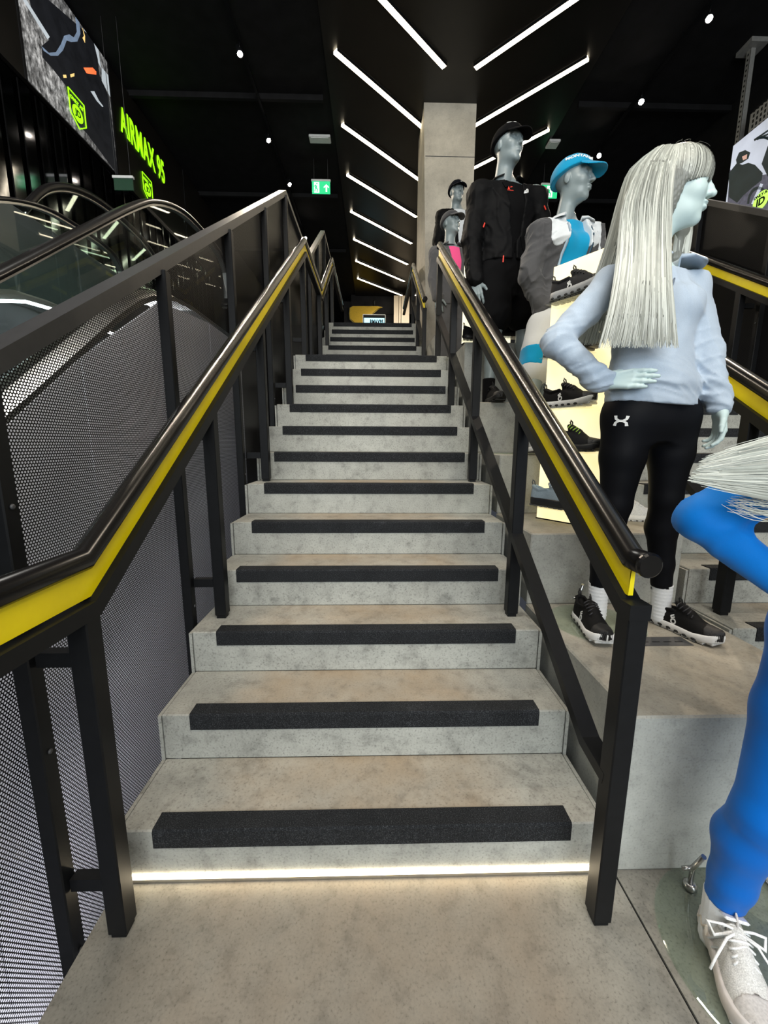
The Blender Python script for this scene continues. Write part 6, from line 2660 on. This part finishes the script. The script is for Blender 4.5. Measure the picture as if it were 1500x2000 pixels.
    gg = [(np.array(x[0]), x[1], x[2] * .72, x[3] * .7, x[4]) for x in g[:-1]] + [(np.array(g[-1][0]) * .6 + np.array(g[-2][0]) * .4, g[-1][1], .010, .005, n_)]
    C_ = np.array([x[0] for x in gg])
    mesh_obj('hair', grid_mesh(lock_sdf(gg), C_.min(0) - .12, C_.max(0) + .12, .007, 'hair'), M_HAIRX, root)
    mesh_obj('hair', strands('hair', g, 1000, .0036, M_HAIRX, root, 41, rag=.15, jitter=.009, seg=18), M_HAIRX, root)
    r = np.random.RandomState(12)
    Lb = lambda x, y, z: HC + HR @ V3((x, y, z))
    paths = []
    for q in range(420):
        ph = r.uniform(-math.pi, math.pi)
        end = (1.93 + r.normal() * .03) if abs(ph) < 1.3 else 2.0
        o = r.uniform(.0, .004)
        paths.append([Lb(math.sin(ph) * math.sin(t_) * (.0925 + o), .010 - math.cos(ph) * math.sin(t_) * (.1145 + o), .040 + math.cos(t_) * (.0965 + o)) for t_ in np.linspace(.05 + r.rand() * .25, end, 10)])
    mesh_obj('hair', ribbon_mesh(paths, .006, HC, 13), M_HAIRX, root)
    # lower, looser wisps
    g2 = [(mid_ + dr * 1.4 + np.array([0, 0, -.03]), (.25, .0, .9), .06, .03, n_), (mid_ + dr * .7 + np.array([0, 0, -.05]), (.4, 0, .9), .06, .03, n_), (at(1500, 965, -.30), (.5, 0, .85), .045, .02, n_), (at(1425, 962, -.29), (.6, 0, .8), .030, .010, n_)]
    mesh_obj('hair', strands('hair', g2, 220, .0016, M_HAIRX, root, 42, rag=.30, jitter=.016), M_HAIRX, root)
    stand(root, (1.03, -.235), .25, 0.0, (.955, -.055))


fig_turquoise()
fig_black()
fig_pink()
fig_back()
fig_blue()


# ================================================================ illuminated shoe displays
def lightbox(label, A, B, z0, z1, th, strength, col):
    A, B = np.array([*A, 0.0]), np.array([*B, 0.0])
    e = (B - A) / np.linalg.norm(B - A)
    n = np.array([e[1], -e[0], 0.0])
    if n @ (CAM - A) < 0:
        n = -n
    t = thing('light_box', label, 'light box', ((A + B) / 2 - n * th / 2 + np.array([0, 0, z0])))
    q = lambda s, k, z: A + (B - A) * s - n * th * k + np.array([0, 0, z])
    a = MB()
    vs = [q(s, k, z) for z in (z0 + .004, z1) for (s, k) in ((0, 0), (1, 0), (1, 1), (0, 1))]
    a.add(vs, [(0, 1, 2, 3), (4, 5, 6, 7), (0, 1, 5, 4), (1, 2, 6, 5), (2, 3, 7, 6), (3, 0, 4, 7)])
    m, nt, p = _nt('lightbox_%s' % label[:6])
    n_ = _noise(nt, 3.2, 3, 0.5, world=True)
    r_ = _ramp(nt, n_.outputs[0], [(0.36, col), (0.62, (1.0, .5 + .5 * col[1], .35 + .65 * col[2]))])
    nt.links.new(r_.outputs[0], p.inputs['Emission Color'])
    p.inputs['Emission Strength'].default_value = strength
    p.inputs['Base Color'].default_value = (.8, .75, .6, 1)
    a.build('lit_panel', m, t)
    a = MB()
    vs = [q(s, k, z) for z in (z0, z0 + .006) for (s, k) in ((-.01, -.05), (1.01, -.05), (1.01, 1.05), (-.01, 1.05))]
    a.add(vs, [(0, 1, 2, 3), (4, 5, 6, 7), (0, 1, 5, 4), (1, 2, 6, 5), (2, 3, 7, 6), (3, 0, 4, 7)])
    a.build('base_tray', M_BLKMET, t)
    return t, A, e, n


M_ACR = glass('clear_acrylic', (0.97, 0.97, 0.95), 0.02, 0.96)


def box_shoe(t, A, e, n, s, z, mt, label, L=.285, tilt=0.0, **kw):
    """shoe standing on a clear shelf fixed to the front of the light box; s: heel position along the face"""
    p = A + e * s + n * .062
    ang = math.atan2(e[1], e[0])
    Mx = Matrix.Translation((p[0], p[1], z + .001)) @ Matrix.Rotation(ang, 4, 'Z') @ Matrix.Rotation(tilt, 4, 'Y')
    shoe(None, Mx, mt, L, label=label, group='shoes shown on the light boxes', **kw)
    if t is not None:
        a = MB()
        c = A + e * s + np.array([0, 0, z])
        pts = [c + n * .001, c + e * .24 + n * .001, c + e * .24 + n * .10, c + n * .10]
        pts = [x + np.array([0, 0, -math.sin(tilt) * (.24 if i in (1, 2) else 0)]) for i, x in enumerate(pts)]
        lo_ = [x - np.array([0, 0, .004]) for x in pts]
        a.add(pts + lo_, [(0, 1, 2, 3), (7, 6, 5, 4), (0, 4, 5, 1), (1, 5, 6, 2), (2, 6, 7, 3), (3, 7, 4, 0)])
        a.build('shelf', M_ACR, t)


t1, A1, e1_, n1_ = lightbox('tall cream light box beside the silver-haired mannequin carrying a column of running shoes', (.943, 1.198), (1.164, .863), .875, 2.175, .055, .68, (1.0, .80, .36))
S_GREY = shoe_mats('greyrunner', (.018, .018, .02), (.36, .37, .38), (.05, .05, .04), (.02, .02, .02), (.02, .02, .02))
S_BLK = shoe_mats('onblack', (.006, .006, .0065), (.80, .80, .79), (.55, .55, .54), (.03, .03, .035), (.014, .014, .015))
S_LIME = shoe_mats('limelace', (.014, .014, .015), (.02, .02, .02), (.03, .03, .03), (.45, .72, .10), (.02, .02, .02))
S_BLUE = shoe_mats('blueair', (.34, .42, .48), (.012, .014, .018), (.10, .10, .10), (.6, .62, .64), (.09, .10, .11))
S_NAVY = shoe_mats('navysole', (.10, .11, .14), (.05, .05, .06), (.06, .055, .06), (.1, .1, .12), (.03, .05, .16))
box_shoe(t1, A1, e1_, n1_, .035, at(1100, 598, 1.13)[2], S_GREY, 'black shoe with thick grey sole, topmost on the cream light box', mark='On', thick=1.5)
box_shoe(t1, A1, e1_, n1_, .020, at(1090, 700, 1.13)[2], S_NAVY, 'dark shoe half hidden behind the bent elbow on the cream light box', thick=1.2)
box_shoe(t1, A1, e1_, n1_, .030, at(1095, 800, 1.12)[2], S_BLK, 'black shoe with white sole above the handrail on the cream light box', mark='On')
box_shoe(t1, A1, e1_, n1_, .070, at(1105, 885, 1.08)[2] + .03, S_LIME, 'black shoe with lime laces on the cream light box', pods=False, tilt=.10)
box_shoe(t1, A1, e1_, n1_, .0, at(1068, 985, 1.17)[2], S_BLUE, 'grey and blue shoe with black sole, lowest on the cream light box', pods=False, chunky=True, thick=1.2)

t2, A2, e2_, n2_ = lightbox('white light box with black shoes behind the legs of the black-clad mannequin', (.765, 2.47), (1.165, 2.52), 2.10, 2.93, .06, .72, (1.0, .93, .66))
S_ALL = shoe_mats('allblack', (.004, .004, .0045), (.006, .006, .0065), (.012, .012, .012), (.02, .02, .02), (.012, .012, .013))
box_shoe(t2, A2, e2_, n2_, -.035, at(925, 668, 2.42)[2] + .012, S_ALL, 'black shoe low at the left of the white light box', pods=False)
box_shoe(t2, A2, e2_, n2_, .255, at(990, 660, 2.42)[2] + .012, S_ALL, 'black shoe low at the right of the white light box', pods=False)
box_shoe(t2, A2, e2_, n2_, .275, at(990, 606, 2.42)[2] + .01, S_GREY, 'dark shoe on the white light box, above the low right shoe', pods=False)
box_shoe(t2, A2, e2_, n2_, -.03, at(915, 600, 2.42)[2], S_ALL, 'black shoe high on the white light box behind the dangling hand', pods=False)
d_ = _F + _R * (1240 - 750) / FPX - _U * (980 - 1000) / FPX
S_WHT = shoe_mats('whiterunner2', (.70, .71, .72), (.78, .78, .77), (.6, .6, .6), (.8, .8, .8), (.6, .6, .6))
p_ = CAM + d_ * (.875 - CAM[2]) / d_[2]
shoe(None, place((1.30, 1.14), math.atan2(-.05, .9), .8755), S_WHT, .28, label='white shoe on the second tier seen between the legs of the silver-haired mannequin', pods=False)
